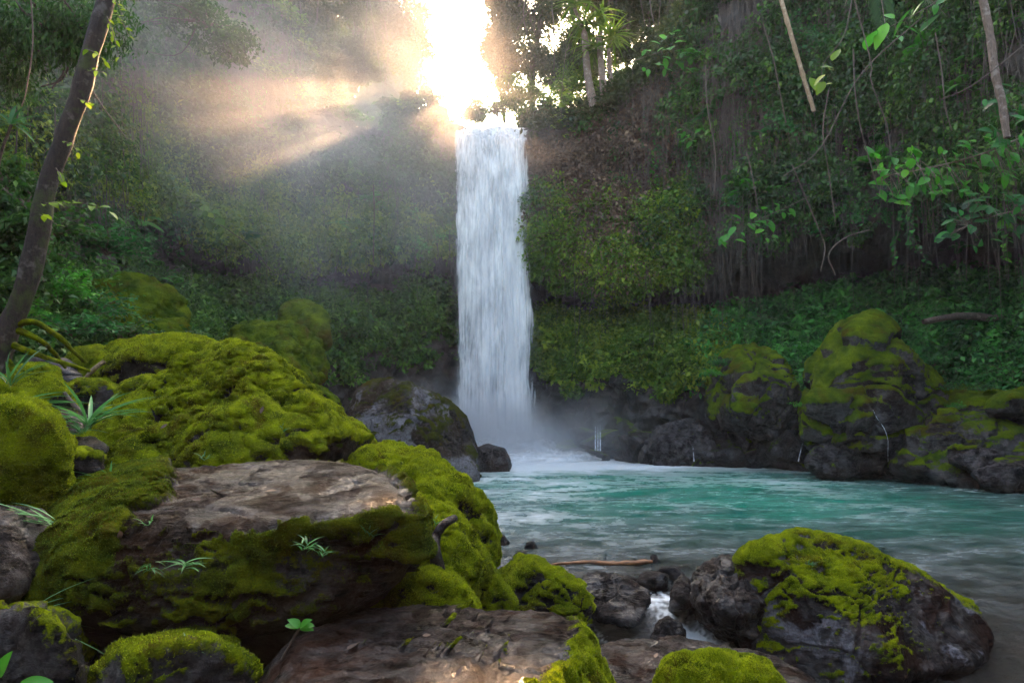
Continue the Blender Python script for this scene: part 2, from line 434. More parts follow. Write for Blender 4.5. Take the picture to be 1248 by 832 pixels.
    rock('wet_slab', [(702, 714), (722, 700), (762, 706), (788, 722), (792, 742), (772, 758), (735, 754), (706, 736)],
         6.2, 7.3, 'black wet slab with pale edge streaks lying in the stream',
         planes=[(at(745, 722, 6.65), (-.12, -.62, 1)), (at(740, 745, 6.3), (-.2, -1, .2)), (at(712, 735, 6.4), (-1, -.5, .3))], mat='rock_dark', seed=31, sub=6, facets=5, rough=.05, strat=.6, p=40, chop=(.72, .92))
    rock('pale_wet_rock', [(818, 742), (822, 715), (831, 702), (839, 709), (841, 740), (828, 750)], 6.6, 7.1,
         'small pale upright rock in the middle of the white cascade', mat='rock_lichen', seed=33, sub=5, facets=9, rough=.09, p=40)
    rock('dark_round_rock', [(797, 777), (802, 762), (815, 753), (828, 760), (834, 778), (815, 786)], 5.65, 6.1,
         'small dark pointed rock wet by the foot of the cascade', mat='rock_dark', seed=34, sub=5, facets=9, rough=.09, p=40)
    rock('brown_rock', [(846, 740), (850, 708), (862, 690), (905, 681), (925, 700), (932, 770), (885, 778), (858, 760)], 6.0, 7.0,
         'rusty brown rough rock leaning on the left side of the big mossy-topped boulder', planes=[(at(862, 705, 6.25), (-.7, -.6, .8)), (at(885, 735, 6.1), (.1, -1, .35)), (at(895, 695, 6.4), (.35, -.5, 1))], mat='rock_brown', seed=36, sub=6, facets=14, rough=.10, p=40, chop=(.62, .9))
    rock('stream_stone', [(776, 712), (782, 700), (800, 697), (812, 703), (812, 716), (790, 722)], 7.4, 7.9, 'dark ragged stone above the cascade near the log', mat='rock_dark', seed=38, sub=5, facets=6, rough=.07)
    rock('stream_stone', [(800, 704), (806, 693), (822, 692), (832, 700), (830, 716), (808, 718)], 7.9, 8.5, 'black wet stone above the pale upright rock', mat='rock_dark', seed=39, sub=5, facets=6, rough=.07)
    rock('stream_stone', [(758, 706), (766, 702), (778, 706), (778, 716), (764, 717)], 7.5, 7.9, 'low dark stone beside the black wet slab', mat='rock_dark', seed=40, sub=5, facets=6, rough=.07)
    def mossI(V, N, n):
        x = (V[:, 0]/V[:, 1])*F+W/2
        return .25+1.3*(N[:, 2]-.42)+1.2*n+.35*sstep(990, 910, x)-.5*sstep(1040, 1150, x)-.02
    rock('mossy_topped_boulder', [(888, 750), (897, 692), (928, 668), (985, 656), (1042, 667), (1102, 699), (1172, 744), (1212, 775), (1218, 805), (1150, 835), (1000, 840), (918, 810)],
         5.55, 7.6, 'large wet boulder with mossy crown and pale grey patches, right foreground',
         planes=[(at(960, 740, 5.9), (-.25, -1, .35)), (at(1080, 730, 6.2), (.35, -.75, .75)), (at(1150, 770, 6.0), (.5, -.6, .6))],
         mat='rock_lichen', moss=mossI, seed=42, sub=7, facets=6, rough=.05, tuft=24300, tufth=0.0122, tuftw=0.0059, p=22, lump=.02)
    q1, q2, q3 = at(740, 776, 4.95), at(930, 800, 4.9), at(800, 832, 4.1)
    jn = np.cross(q2-q1, q3-q1); jn = jn if jn[2] > 0 else -jn
    rock('brown_slab', [(722, 805), (738, 786), (800, 780), (870, 788), (935, 802), (992, 835), (985, 890), (800, 910), (738, 840)],
         3.9, 5.15, 'low glistening brown slab at the bottom, right of the largest brown slab',
         planes=[(q1, tuple(jn))], mat='rock_brown', seed=45, sub=7, facets=3, chop=(.88, .97), rough=.035, strat=.5, p=16)
    rock('mossy_rock', [(812, 840), (828, 815), (868, 809), (912, 811), (944, 836), (935, 890), (820, 890)],
         3.5, 4.1, 'moss cushion rock cut off by the bottom edge of the photo', mat='rock_dark', moss=mall(.6), seed=47, sub=6, facets=5, tuft=56700, tufth=0.0109, tuftw=0.0043)
    # -- middle boulders by the pool
    rock('pool_boulder', [(393, 520), (418, 482), (468, 466), (520, 478), (560, 508), (581, 545), (578, 590), (500, 600), (400, 575)],
         19.0, 23.0, 'big brown-green boulder with pale lichen patches standing left of the waterfall foot',
         planes=[(at(480, 500, 19.6), (-.5, -1, .5)), (at(540, 530, 19.6), (.6, -1, .4))],
         mat='rock_far_lichen', moss=lambda V, N, n: .22+.7*(N[:, 2]-.3)+1.1*n, seed=50, sub=6, facets=8, rough=.05)
    rock('pool_boulder', [(360, 500), (366, 475), (384, 472), (410, 490), (414, 520), (380, 530)], 20.5, 22.5,
         'mossy brown boulder in the mist left of the lichen-patched one', mat='rock_far', moss=mtop(.2), seed=52, sub=6, facets=6)
    rock('pool_boulder', [(572, 575), (577, 549), (594, 541), (615, 547), (624, 565), (618, 580), (585, 582)], 23.5, 25.2,
         'small smooth grey boulder in the pool at the waterfall foot', mat='rock_far', seed=54, sub=5, facets=5, rough=.03)
    # -- left bank
    L = [
     ('mossy_rock', [(-70, 620), (-50, 530), (0, 494), (42, 508), (64, 550), (60, 600), (20, 640)], 3.7, 5.0, 'mossy boulder on the left edge beside the long grass blades', mall(.5), 'rock_flat', 60, 26000),
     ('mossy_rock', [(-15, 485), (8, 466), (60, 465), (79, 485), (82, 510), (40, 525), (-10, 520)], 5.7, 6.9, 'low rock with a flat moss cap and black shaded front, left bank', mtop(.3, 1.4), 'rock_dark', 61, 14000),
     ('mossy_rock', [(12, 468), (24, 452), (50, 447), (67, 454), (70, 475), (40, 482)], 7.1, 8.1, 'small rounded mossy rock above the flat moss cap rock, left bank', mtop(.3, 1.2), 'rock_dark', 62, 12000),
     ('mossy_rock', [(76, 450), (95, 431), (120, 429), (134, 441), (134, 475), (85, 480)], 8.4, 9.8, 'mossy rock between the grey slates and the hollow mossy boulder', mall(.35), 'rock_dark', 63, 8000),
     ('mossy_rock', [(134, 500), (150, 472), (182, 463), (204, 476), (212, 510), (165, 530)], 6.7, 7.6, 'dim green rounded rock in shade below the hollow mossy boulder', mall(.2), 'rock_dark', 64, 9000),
     ('grey_rock', [(40, 605), (58, 575), (90, 557), (120, 564), (130, 605), (80, 640)], 4.2, 5.1, 'dark grey rock below the big grass plant', mtop(-.35), 'rock_dark', 65, 0),
     ('brown_slab', [(-90, 660), (-10, 628), (50, 628), (72, 650), (44, 705), (0, 755), (-90, 780)], 2.9, 4.1, 'smooth brown slab on the left edge under the long grass blades', mtop(-.8, .3), 'rock_flat', 66, 0),
     ('brown_slab', [(36, 520), (50, 503), (85, 500), (105, 512), (95, 540), (50, 545)], 5.5, 6.3, 'reddish brown wet slab behind the big grass plant', mtop(-.7, .3), 'rock_brown', 67, 0),
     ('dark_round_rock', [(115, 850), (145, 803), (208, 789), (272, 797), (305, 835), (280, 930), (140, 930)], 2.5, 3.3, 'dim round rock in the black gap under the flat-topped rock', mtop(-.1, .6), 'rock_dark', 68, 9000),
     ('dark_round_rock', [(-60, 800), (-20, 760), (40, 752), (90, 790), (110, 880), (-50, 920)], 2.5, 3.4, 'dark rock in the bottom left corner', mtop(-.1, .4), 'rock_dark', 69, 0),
     ('slate', [(26, 447), (44, 436), (80, 437), (96, 447), (88, 456), (40, 457)], 8.0, 9.2, 'uppermost thin grey slate of the pile on the left bank', mtop(-.9, .2), 'rock_dark', 70, 0),
     ('slate', [(34, 458), (50, 449), (84, 449), (99, 456), (92, 466), (46, 468)], 7.7, 8.8, 'second thin grey slate of the pile on the left bank', mtop(-.9, .2), 'rock_dark', 71, 0),
     ('slate', [(64, 470), (74, 460), (100, 459), (114, 467), (104, 478), (72, 480)], 7.3, 8.3, 'lowest grey slate of the pile, jutting right on the left bank', mtop(-.9, .2), 'rock_dark', 72, 0),
     ('grey_rock', [(70, 550), (84, 536), (112, 534), (130, 545), (120, 565), (80, 568)], 4.9, 5.6, 'flat grey stone at the root of the big grass plant', mtop(-.8, .2), 'rock_dark', 73, 0),
     ('mossy_rock', [(76, 480), (95, 468), (128, 468), (145, 480), (140, 510), (90, 512)], 7.0, 8.0, 'shaded dark rock with thin moss behind the big grass plant', mtop(.05), 'rock_dark', 74, 6000),
    ]
    for nm, ol, a, b, lab, ms, mt, sd, tf in L:
        rock(nm, ol, a, b, lab, moss=ms, mat=mt, seed=sd, sub=6 if tf or a < 4.5 else 5, facets=5, tuft=int(tf*1.3), tufth=.014, tuftw=.006, rough=.04 if nm != 'slate' else .03)
    # -- far banks
    FR = [
     ('shore_boulder', [(978, 520), (996, 442), (1038, 400), (1086, 393), (1122, 418), (1153, 480), (1146, 530), (1100, 572), (1030, 575), (986, 545)], 19.3, 23.5, 'tallest mossy boulder of the right shore with a thin trickle down its face', mtop(.30, 1.0, 1.0), 80, 6),
     ('shore_boulder', [(866, 480), (880, 434), (915, 423), (956, 434), (988, 472), (994, 530), (930, 550), (878, 530)], 23.5, 27, 'brown-green boulder left of the tallest mossy shore boulder', mtop(.15, .9, 1.0), 81, 6),
     ('shore_boulder', [(1082, 575), (1108, 520), (1160, 498), (1240, 498), (1300, 520), (1300, 590), (1180, 600), (1100, 598)], 18.0, 21.5, 'wide low dark boulder right of the trickle on the right shore', mtop(-.15, .9, .9), 82, 6),
     ('shore_slab', [(1157, 560), (1184, 549), (1226, 552), (1233, 568), (1192, 576)], 17.4, 18.7, 'flat angular grey slab on the right shore by the water', mtop(-.9, .2), 83, 5),
     ('shore_slab', [(1186, 576), (1214, 566), (1262, 568), (1275, 592), (1206, 598)], 16.6, 17.9, 'flat wet slab at the water edge, right border of the photo', mtop(-.9, .2), 84, 5),
     ('shore_boulder', [(782, 560), (798, 522), (838, 510), (876, 524), (888, 560), (830, 575)], 26.3, 28.6, 'dark broken rock with a small trickle, right of the splash', mtop(-.7, .3), 85, 6),
     ('shore_boulder', [(985, 565), (1005, 530), (1050, 520), (1075, 545), (1070, 575), (1010, 582)], 19.8, 21.8, 'dark wet rock at the water under the tallest mossy boulder', mtop(-.5, .5), 86, 5),
     ('shore_boulder', [(1150, 505), (1165, 475), (1215, 470), (1240, 490), (1235, 515), (1165, 515)], 19.8, 22, 'moss-covered rock in the greenery above the wide low dark boulder', mtop(.2), 87, 5),
     ('shore_boulder', [(1205, 500), (1220, 482), (1260, 476), (1290, 490), (1280, 515), (1215, 512)], 17.8, 19.8, 'mossy rock at the right border above the water edge slabs', mtop(.3), 88, 5),
     ('bank_boulder', [(106, 400), (128, 356), (170, 342), (206, 362), (216, 402), (180, 440), (130, 435)], 14, 17, 'olive mossy boulder in the left greenery below the leafy slope', mall(.4, .7), 89, 6),
     ('bank_boulder', [(150, 425), (170, 404), (200, 400), (222, 415), (220, 450), (160, 450)], 13, 14.6, 'lower olive mossy boulder in the left greenery', mall(.45, .7), 90, 5),
     ('bank_boulder', [(258, 450), (296, 404), (350, 392), (388, 412), (394, 460), (340, 480), (270, 478)], 19.5, 22.5, 'hazy moss-green boulder behind the mist, left of the pool', mall(.35, .7), 91, 6),
     ('bank_boulder', [(335, 405), (350, 372), (375, 366), (396, 385), (396, 420), (350, 425)], 22.5, 24.5, 'upper hazy green boulder under the left overhang', mall(.3, .7), 92, 5),
    ]
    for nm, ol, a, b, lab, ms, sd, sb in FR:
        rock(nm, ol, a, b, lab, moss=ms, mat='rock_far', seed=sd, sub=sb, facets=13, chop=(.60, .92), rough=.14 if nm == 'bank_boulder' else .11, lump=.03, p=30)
    for i, (ol, Y, lab) in enumerate([([(596, 664), (602, 654), (610, 651), (621, 660), (619, 668), (603, 668)], 10.2, 'leftmost of three small black rocks poking from the shallow water'),
                      ([(625, 682), (631, 672), (640, 673), (644, 681), (636, 686)], 9.1, 'nearest of three small black rocks poking from the shallow water'),
                      ([(639, 670), (643, 661), (650, 660), (655, 669), (647, 673)], 9.9, 'rightmost of three small black rocks poking from the shallow water')]):
        rock('small_black_rock', ol, Y-.12, Y+.15, lab, mat='rock_dark', seed=95+i, sub=4, facets=4, rough=.1)

build_rocks()

# small shore stones: copies of a few prototypes along both far shores
def stone_proto(seed):
    D, Fc = ico(4); rs = np.random.RandomState(seed)
    n = nrm(rs.normal(size=(13, 3))); d = rs.uniform(.65, 1.0, 13)
    x = np.maximum(D@n.T, 0)/d; r = 1/(x**20).sum(1)**(1/20); r = np.minimum(r, 1.5)
    V = D*r[:, None]*np.array([1, .8, .65]); V += nrm(V)*(.10*fbm(V*2.5, 4, .6, seed))[:, None]
    N = vnormals(V, Fc); mk = np.clip(.2+.8*(N[:, 2]-.5)+.9*fbm(V*2, 3, .5, seed), 0, 1)
    V[:, 2] -= V[:, 2].min()
    me = mesh('shore_stone', V, Fc, M['rock_far'], None, {'moss': mk})
    return me

# ------------------------------------------------------------------ the gorge: cliff ring round the pool
# each key: picture column, then (depth, picture row) of: shore, dark rock top, moss top, recess, overhang lip, mid cliff, upper cliff, edge
KEYS = [
 (-60, [(8.6, 505), (9.0, 450), (10.6, 360), (12.0, 290), (12.0, 220), (12.5, 120), (13, 0), (14, -190)]),
 (40,  [(10.2, 500), (10.7, 440), (13.2, 345), (15.0, 285), (15.0, 220), (15.3, 120), (16, 0), (17, -170)]),
 (150, [(16, 505), (16.8, 450), (20, 360), (22.5, 305), (21.0, 250), (21.5, 140), (22, 20), (23, -140)]),
 (280, [(22, 530), (23, 455), (26.3, 365), (30.5, 345), (25.6, 300), (26.2, 190), (26.7, 90), (28, -10)]),
 (370, [(26, 545), (27, 440), (29, 360), (33, 350), (28.4, 316), (28.8, 230), (29.3, 170), (30.5, 125)]),
 (455, [(29.6, 550), (30.1, 408), (31.7, 360), (35.2, 346), (30.3, 318), (30.8, 245), (31.5, 205), (33, 172)]),
 (512, [(32, 550), (32.4, 395), (33.4, 352), (36, 338), (32.2, 314), (32.5, 235), (33.0, 195), (34.0, 166)]),
 (526, [(32.7, 550), (33.1, 394), (33.9, 351), (36.2, 336), (32.7, 313), (33.1, 238), (33.6, 180), (34.4, 134)]),
 (535, [(33, 550), (33.5, 392), (34.2, 350), (36.3, 335), (33.0, 312), (33.4, 240), (34.0, 182), (34.8, 152)]),
 (555, [(34.3, 550), (34.6, 430), (34.9, 380), (35, 340), (34.5, 300), (34.3, 240), (34.2, 190), (34.2, 154)]),
 (640, [(34.3, 550), (34.6, 430), (34.9, 380), (35, 340), (34.5, 300), (34.3, 240), (34.2, 190), (34.2, 154)]),
 (665, [(33.2, 552), (33.5, 440), (34, 392), (36.8, 365), (32.8, 340), (33.4, 240), (34, 185), (34.8, 148)]),
 (740, [(31, 555), (31.5, 448), (33, 398), (37, 378), (31.0, 346), (32.4, 240), (33.5, 170), (34.5, 140)]),
 (830, [(28.5, 560), (29, 455), (31, 400), (36, 385), (29.8, 328), (31, 220), (31, 140), (32, 70)]),
 (920, [(26.5, 565), (27, 492), (29.5, 390), (35, 378), (27.6, 298), (28, 190), (28, 90), (29, -60)]),
 (1020, [(24, 572), (24.8, 505), (28, 372), (34, 362), (25.4, 278), (25.5, 170), (25.5, 60), (26.5, -120)]),
 (1130, [(21, 578), (22, 520), (26, 356), (32, 348), (23, 258), (22.5, 150), (22.5, 40), (24, -160)]),
 (1248, [(18.5, 592), (19.5, 530), (23, 340), (29, 335), (19.6, 250), (19, 130), (19, 20), (20, -190)]),
 (1330, [(16, 600), (17, 540), (20, 330), (25, 325), (17.3, 240), (16.5, 110), (16.5, 0), (17.5, -220)]),
]
az_k, prof_k = [], []
for px, st in KEYS:
    az_k.append(math.atan2((px-W/2)/F, CT)); pr = []
    for Y, row in st:
        p = at(px, row, Y); pr.append((math.hypot(p[0], p[1]), p[2]))
    pr[0] = (pr[0][0], 0.0)
    prof_k.append([(pr[0][0]-2.0, -1.2)]+pr+[(pr[-1][0]+7, pr[-1][1]+.4), (pr[-1][0]+30, pr[-1][1]+1.5)])
back = [(r, z) for r, z in [(9, -1.2), (11, 0), (12, 2), (13.5, 4), (14.5, 5), (15, 7), (15.5, 9), (16, 11), (17.5, 13.5), (24, 15), (50, 17)]]
for a in (75, 105, 140, 180, 220, 255, 285):
    az_k.append(R(a)); prof_k.append(back)
az_k = np.array(az_k); prof_k = np.array(prof_k)
NS = prof_k.shape[1]
def smooth_interp(x, xk, yk):
    """monotone-ish cubic through periodic keys"""
    xk2 = np.concatenate([xk[-2:]-2*math.pi, xk, xk[:2]+2*math.pi]); yk2 = np.concatenate([yk[-2:], yk, yk[:2]])
    i = np.clip(np.searchsorted(xk2, x)-1, 1, len(xk2)-3); t = (x-xk2[i])/(xk2[i+1]-xk2[i])
    t = t*.5+.5*(t*t*(3-2*t)); t = t.reshape((-1,)+(1,)*(yk.ndim-1))
    return yk2[i]*(1-t)+yk2[i+1]*t
a0 = az_k[0]; 
aA = np.linspace(R(-41.5), R(44), 760); aB = np.linspace(R(44), R(360-41.5), 150)[1:-1]
AZ = np.concatenate([aA, aB])
prof = smooth_interp(np.where(AZ < a0, AZ+2*math.pi, AZ), az_k, prof_k)      # [na, NS, 2]
seg_n = [5, 42, 40, 22, 30, 44, 60, 60, 24, 8]
Rr, Zz, TT = [], [], []
P_ = np.concatenate([2*prof[:, :1]-prof[:, 1:2], prof, 2*prof[:, -1:]-prof[:, -2:-1]], 1)
for s in range(NS-1):
    for k in range(seg_n[s]+(1 if s == NS-2 else 0)):
        f = k/seg_n[s]; a, b, c, d = P_[:, s], P_[:, s+1], P_[:, s+2], P_[:, s+3]; tn = .35
        m1, m2 = tn*(c-a), tn*(d-b)
        q = (2*f**3-3*f*f+1)*b+(f**3-2*f*f+f)*m1+(-2*f**3+3*f*f)*c+(f**3-f*f)*m2
        Rr.append(q[:, 0]); Zz.append(q[:, 1]); TT.append(np.full(len(AZ), s+f))
Rr = np.array(Rr).T; Zz = np.array(Zz).T; TT = np.array(TT).T
X = Rr*np.sin(AZ)[:, None]; Yc = Rr*np.cos(AZ)[:, None]
CV = np.stack([X, Yc, Zz], -1).reshape(-1, 3); CTt = TT.ravel(); CAZ = np.repeat(AZ, Zz.shape[1])
CF = grid_faces(len(AZ), Zz.shape[1], True)
CN = vnormals(CV, CF)
if (CN[:, :2]*CV[:, :2]).sum() > 0: CF = CF[:, ::-1]; CN = -CN
CPX = np.tan(CAZ)*CT*F+W/2
# displacement
lower = sstep(3.4, 2.6, CTt)*sstep(.2, 1.0, CTt)
big = fbm(CV*.16, 4, .5, 2)*1.3+fbm(CV*.5, 4, .5, 3)*.8
f1, f21, cv = worley(CV*np.array([.55, .55, .75])+fbm(CV*.7, 3)[:, None]*.5)
f1b, f21b, cvb = worley(CV*np.array([1.5, 1.5, 2.1])+fbm(CV*1.3, 3)[:, None]*.4)
blocky = (cv-.5)*1.3*sstep(0, .15, f21)-.35*(1-sstep(0, .1, f21))+(cvb-.5)*.5*sstep(0, .2, f21b)-.14*(1-sstep(0, .14, f21b))
striae = ridged(CV*np.array([1.6, 1.6, .12]), 4, .6, 9)*.28+ridged(CV*np.array([5, 5, .4]), 3, .6, 10)*.10
near_fall = np.exp(-((CPX-598)/60.0)**2)*sstep(.8, 1.4, np.abs(CAZ) < 1.2)
infront = (np.abs(CAZ) < R(60))
calm = 1-.75*np.exp(-((CPX-598)/48.0)**2)*infront
disp = (big*(.55+.45*(1-lower))+blocky*lower*.85+striae*(1-lower))*calm
disp = np.where(CTt > 8.5, disp*.3, disp)*sstep(0, .6, CTt)
topk = sstep(7.0, 8.0, CTt)*np.exp(-((CPX-598)/45.0)**2)*infront
disp = disp*(1-.9*topk)
CV = CV+CN*disp[:, None]; CV[:, 2] += np.where((CTt > 7.9), fbm(CV*.3, 3)*1.2*(1-topk), 0)
CV[:, 2] -= .45*topk*sstep(7.4, 7.8, CTt)
CN = vnormals(CV, CF)
# where moss and greenery grow on it
nz = fbm(CV*.35, 4, .55, 21)
def bump1(x, c, w): return np.exp(-((x-c)/w)**2)
gslope = sstep(1.75, 2.2, CTt+nz*.6)*sstep(3.35, 3.0, CTt+nz*.25)
lip = bump1(CTt, 5.3, .55)*sstep(4.85, 5.1, CTt)*sstep(-.35, .1, nz+.25)*(CPX < 860)
lipR = bump1(CTt, 5.5, .4)*sstep(5.0, 5.25, CTt)*sstep(.0, .3, nz)*(CPX >= 860)
upper = sstep(5.3, 6.2, CTt)*sstep(-.02, .22, fbm(CV*.28, 4, .6, 31)+.06)*.85
edge = sstep(7.5, 8.1, CTt)
brown0 = np.clip(bump1(CPX, 752, 80)*bump1(CTt, 6.1, 1.0)*1.4, 0, 1)*infront
green = np.clip(gslope+.9*lip+.6*lipR+upper+edge, 0, 1)
green = green*(1-.97*np.exp(-((CPX-598)/44.0)**4)*infront*(CTt < 8.6))
mossv = np.clip(gslope*1.15+lip*.75+.2*(CN[:, 2]-.3)+.25*nz+.10, 0, 1)*(1-.8*np.exp(-((CPX-598)/50.0)**4)*infront)
brown = brown0; mossv = mossv*(1-.8*brown)

n = newmat('cliff_rock'); c = n.coord()
cs = n.coord((1.5, 1.5, .12)); cw = n.coord((.5, .5, 2.2))
nA = n.noise(.6, 8, .62, c, .5); nB = n.noise(2.8, 8, .65, cs); nC = n.noise(1.3, 8, .65, cw, .8); nD = n.noise(9, 6, .7, c)
col = n.mix(n.ramp(nA, [(.35, 0), (.65, 1)]), (.012, .010, .010), (.048, .039, .035))
up = n.math('SUBTRACT', n.attr('station'), .0)
col = n.mix(n.math('MULTIPLY', n.ramp(nB, [(.42, 0), (.62, 1)]), n.attr('high')), col, (.05, .035, .026))
col = n.mix(n.math('MULTIPLY', n.ramp(nC, [(.40, 1), (.48, 0)]), .7), col, (.012, .011, .011))
col = n.mix(n.ramp(nD, [(.55, 0), (.75, .55)]), col, (.11, .10, .105))
col = n.mix(n.math('MULTIPLY', n.attr('brown'), n.ramp(nD, [(.3, .3), (.6, 1)])), col, (.22, .13, .075))
m = n.math('ADD', n.attr('moss'), n.math('MULTIPLY', n.math('SUBTRACT', n.noise(1.8, 7, .7, c), .5), 1.0))
mf = n.ramp(m, [(.48, 0), (.62, 1)])
mc = n.mix(n.ramp(n.noise(1.1, 6, .65, c), [(.38, 0), (.64, 1)]), (.022, .050, .008), (.085, .13, .012))
mc = n.mix(n.ramp(n.noise(14, 5, .7, c), [(.42, 0), (.7, .75)]), mc, (.015, .028, .006))
col = n.mix(mf, col, mc)
h = n.math('ADD', n.math('MULTIPLY', nC, .6), n.math('MULTIPLY', nD, .25)); h = n.math('ADD', h, n.math('MULTIPLY', nB, .3))
h = n.math('ADD', h, n.math('MULTIPLY', mf, n.noise(16, 5, .7, c)))
rg = n.mix(mf, n.ramp(nD, [(.3, .3), (.7, .6)]), (.9, .9, .9))
p = n.princ(col, rg, n.bump(h, .9, .22)); n.link(p.outputs[0], n.out.inputs['Surface'])
cliff = mesh('gorge_cliff', CV, CF, n.mat, None, {'moss': mossv, 'brown': brown, 'high': sstep(4.2, 5.2, CTt), 'station': CTt})
tag(cliff, 'dark wet gorge cliff ring round the pool', None, None, 'structure')

# ------------------------------------------------------------------ ground: riverbed rising to the left bank
gx = np.linspace(-26, 26, 420); gy = np.linspace(-14, 37, 420)
GX, GY = np.meshgrid(gx, gy, indexing='ij'); gp = np.stack([GX.ravel(), GY.ravel(), np.zeros(GX.size)], -1)
def ground_h(p):
    x, y = p[:, 0], p[:, 1]
    # left bank line: the bank rises left of this line
    bx = np.interp(y, [-14, 0, 3, 5, 7, 9, 12, 16, 22, 30], [.2, .1, -.2, -.1, -1.2, -3.6, -6.0, -8.2, -9.8, -9])
    t = (bx-x)
    hh = -.55+sstep(-.3, 2.2, t)*1.35+np.clip(t-2.0, 0, 9)*.34
    # near the camera the ground drops so rocks stand above black gaps
    hh -= .35*np.exp(-((y-3.0)/1.6)**2)*sstep(-.5, 1, t)
    hh = hh+.16*fbm(p*.8, 4, .55, 41)+.05*fbm(p*4, 3, .6, 42)
    right = sstep(11, 17, x+.25*(30-y)*0)
    hh = hh+0*right
    # behind the camera the bed rises to the rear bank
    hh = hh+sstep(1.0, -8, y)*2.2
    return hh
gh = ground_h(gp); gp[:, 2] = gh
n = newmat('riverbed'); c = n.coord()
col = n.mix(n.ramp(n.noise(3, 8, .65, c), [(.4, 0), (.6, 1)]), (.018, .014, .011), (.07, .055, .04))
col = n.mix(n.ramp(n.noise(30, 4, .7, c), [(.5, 0), (.7, .6)]), col, (.11, .09, .07))
vr = n.add('ShaderNodeTexVoronoi'); vr.inputs['Scale'].default_value = 7; n.link(c, vr.inputs['Vector'])
p = n.princ(col, .5, n.bump(n.math('ADD', vr.outputs['Distance'], n.noise(30, 5, .7, c)), .8, .08)); n.link(p.outputs[0], n.out.inputs['Surface'])
g_o = mesh('ground', gp, grid_faces(420, 420)[:, ::-1] if False else grid_faces(420, 420), n.mat); tag(g_o, 'dark stony riverbed and left bank', None, None, 'structure')

# ------------------------------------------------------------------ water
wx = np.concatenate([np.linspace(-12, -3, 60)[:-1], np.linspace(-3, 6, 300)[:-1], np.linspace(6, 24, 140)])
wy = np.concatenate([np.linspace(2.2, 10, 300)[:-1], np.linspace(10, 36, 300)])
WX, WY = np.meshgrid(wx, wy, indexing='ij'); wp = np.stack([WX.ravel(), WY.ravel(), np.zeros(WX.size)], -1)
x, y = wp[:, 0], wp[:, 1]
steep = sstep(4.2, 3.0, x)
yy = y+.25*fbm(wp*1.2, 2)*1
drop = -.34*(steep*sstep(7.35, 6.35, yy+.12*(x-1.9))+(1-steep)*sstep(12, 5.5, yy))
wz = drop+.018*fbm(wp*np.array([1.1, 2.6, 1]), 3, .5, 51)+.008*fbm(wp*np.array([4, 9, 1]), 3, .5, 52)
# lumpy rush of water in the cascade
cas = np.exp(-((x-1.85)/.62)**2)*np.exp(-((y-6.75)/.62)**2)
wz = wz+cas*(.05*np.abs(fbm(wp*np.array([3.2, .9, 1])+4, 3)))
wp[:, 2] = wz
# foam mask
fall = np.array([-.9, 32.5]); dxf = (x-fall[0]); dyf = (y-fall[1]); df = np.hypot(dxf*.72, dyf)
foam = 3.6*np.exp(-(df/6.0)**2)+1.4*np.exp(-(np.hypot(dxf*.33-1.2, dyf+3.0)/4.0)**2)
wr = np.stack([x, y, 0*x], -1)
st1 = ridged(np.stack([x*.5+.1*y, y*1.0, 0*x], -1)+.9*fbm(wr*.3, 3)[:, None], 5, .65, 61)
st2 = ridged(np.stack([x*1.6, y*3.2, 0*x], -1)+1.0*fbm(wr*.8, 3)[:, None], 4, .65, 62)
streak = sstep(.10, .85, st1)*.55+sstep(.20, .9, st2)*.42
zone = .5+.5*sstep(6, 12, y)*sstep(16, 8, x)
foam = foam+streak*zone*(.55+.65*sstep(8, 26, y))*(.8+.9*fbm(wr*.3, 2, .5, 7))*(1+.5*sstep(4, 0, x)*sstep(6, 10, y))
for (sx, sy, ang, ln, wd) in [(1.75, 6.85, -75, .75, .20), (2.05, 6.7, -110, .7, .16), (1.95, 6.35, -60, .7, .14), (1.45, 6.25, 190, .9, .22), (1.1, 5.85, 185, .9, .20), (.75, 6.2, 95, .5, .14), (1.3, 7.1, 5, .5, .1), (1.0, 6.6, -70, .55, .06), (1.6, 6.2, 160, .6, .14)]:
    ca, sa = math.cos(R(ang)), math.sin(R(ang)); u = (x-sx)*ca+(y-sy)*sa; v = -(x-sx)*sa+(y-sy)*ca
    foam = foam+1.6*np.exp(-(u/ln)**2)*np.exp(-(v/wd)**2)*(.12+2.3*np.abs(fbm(np.stack([u*1.2, v*14, 0*u], -1), 4, .65, 70)))
teal = np.exp(-(np.hypot((x-6.3)/5.5, (y-18)/6.5))**2)*1.0+.6*np.exp(-(np.hypot((x-1)/6, (y-22)/6))**2)
teal = np.clip(teal*(1+.5*fbm(wr*.22, 3, .5, 55)), 0, 1)
shal = sstep(13, 6.5, y)
n = newmat('pool_water'); c = n.coord((1, 1, 1))
cs = n.coord((.7, 2.0, 1)); cs2 = n.coord((2.2, 6, 1))
nw = n.noise(.55, 5, .6, cs, .8); nw2 = n.noise(1.6, 6, .65, cs2, 1.0)
base = n.mix(n.attr('teal'), (.035, .062, .058), (.0, .24, .15))
base = n.mix(n.ramp(nw, [(.35, .6), (.62, 0)]), base, (.012, .045, .045))
base = n.mix(n.attr('shallow'), base, (.035, .032, .028))
fm = n.math('ADD', n.attr('foam'), n.math('MULTIPLY', n.math('SUBTRACT', nw2, .5), n.math('ADD', .35, n.math('MULTIPLY', n.attr('foam'), 1.0))))
ff = n.ramp(n.math('MULTIPLY', fm, .75), [(.06, 0), (.42, .24), (.95, .93)])
base = n.mix(ff, base, (.66, .70, .72))
rg = n.mix(ff, (.16, .16, .16), (.8, .8, .8))
hw = n.math('ADD', n.noise(2.2, 5, .6, cs, .6), n.math('MULTIPLY', n.noise(5, 4, .6, cs2), .4))
p = n.princ(base, rg, n.bump(hw, .35, .10)); p.inputs['IOR'].default_value = 1.33
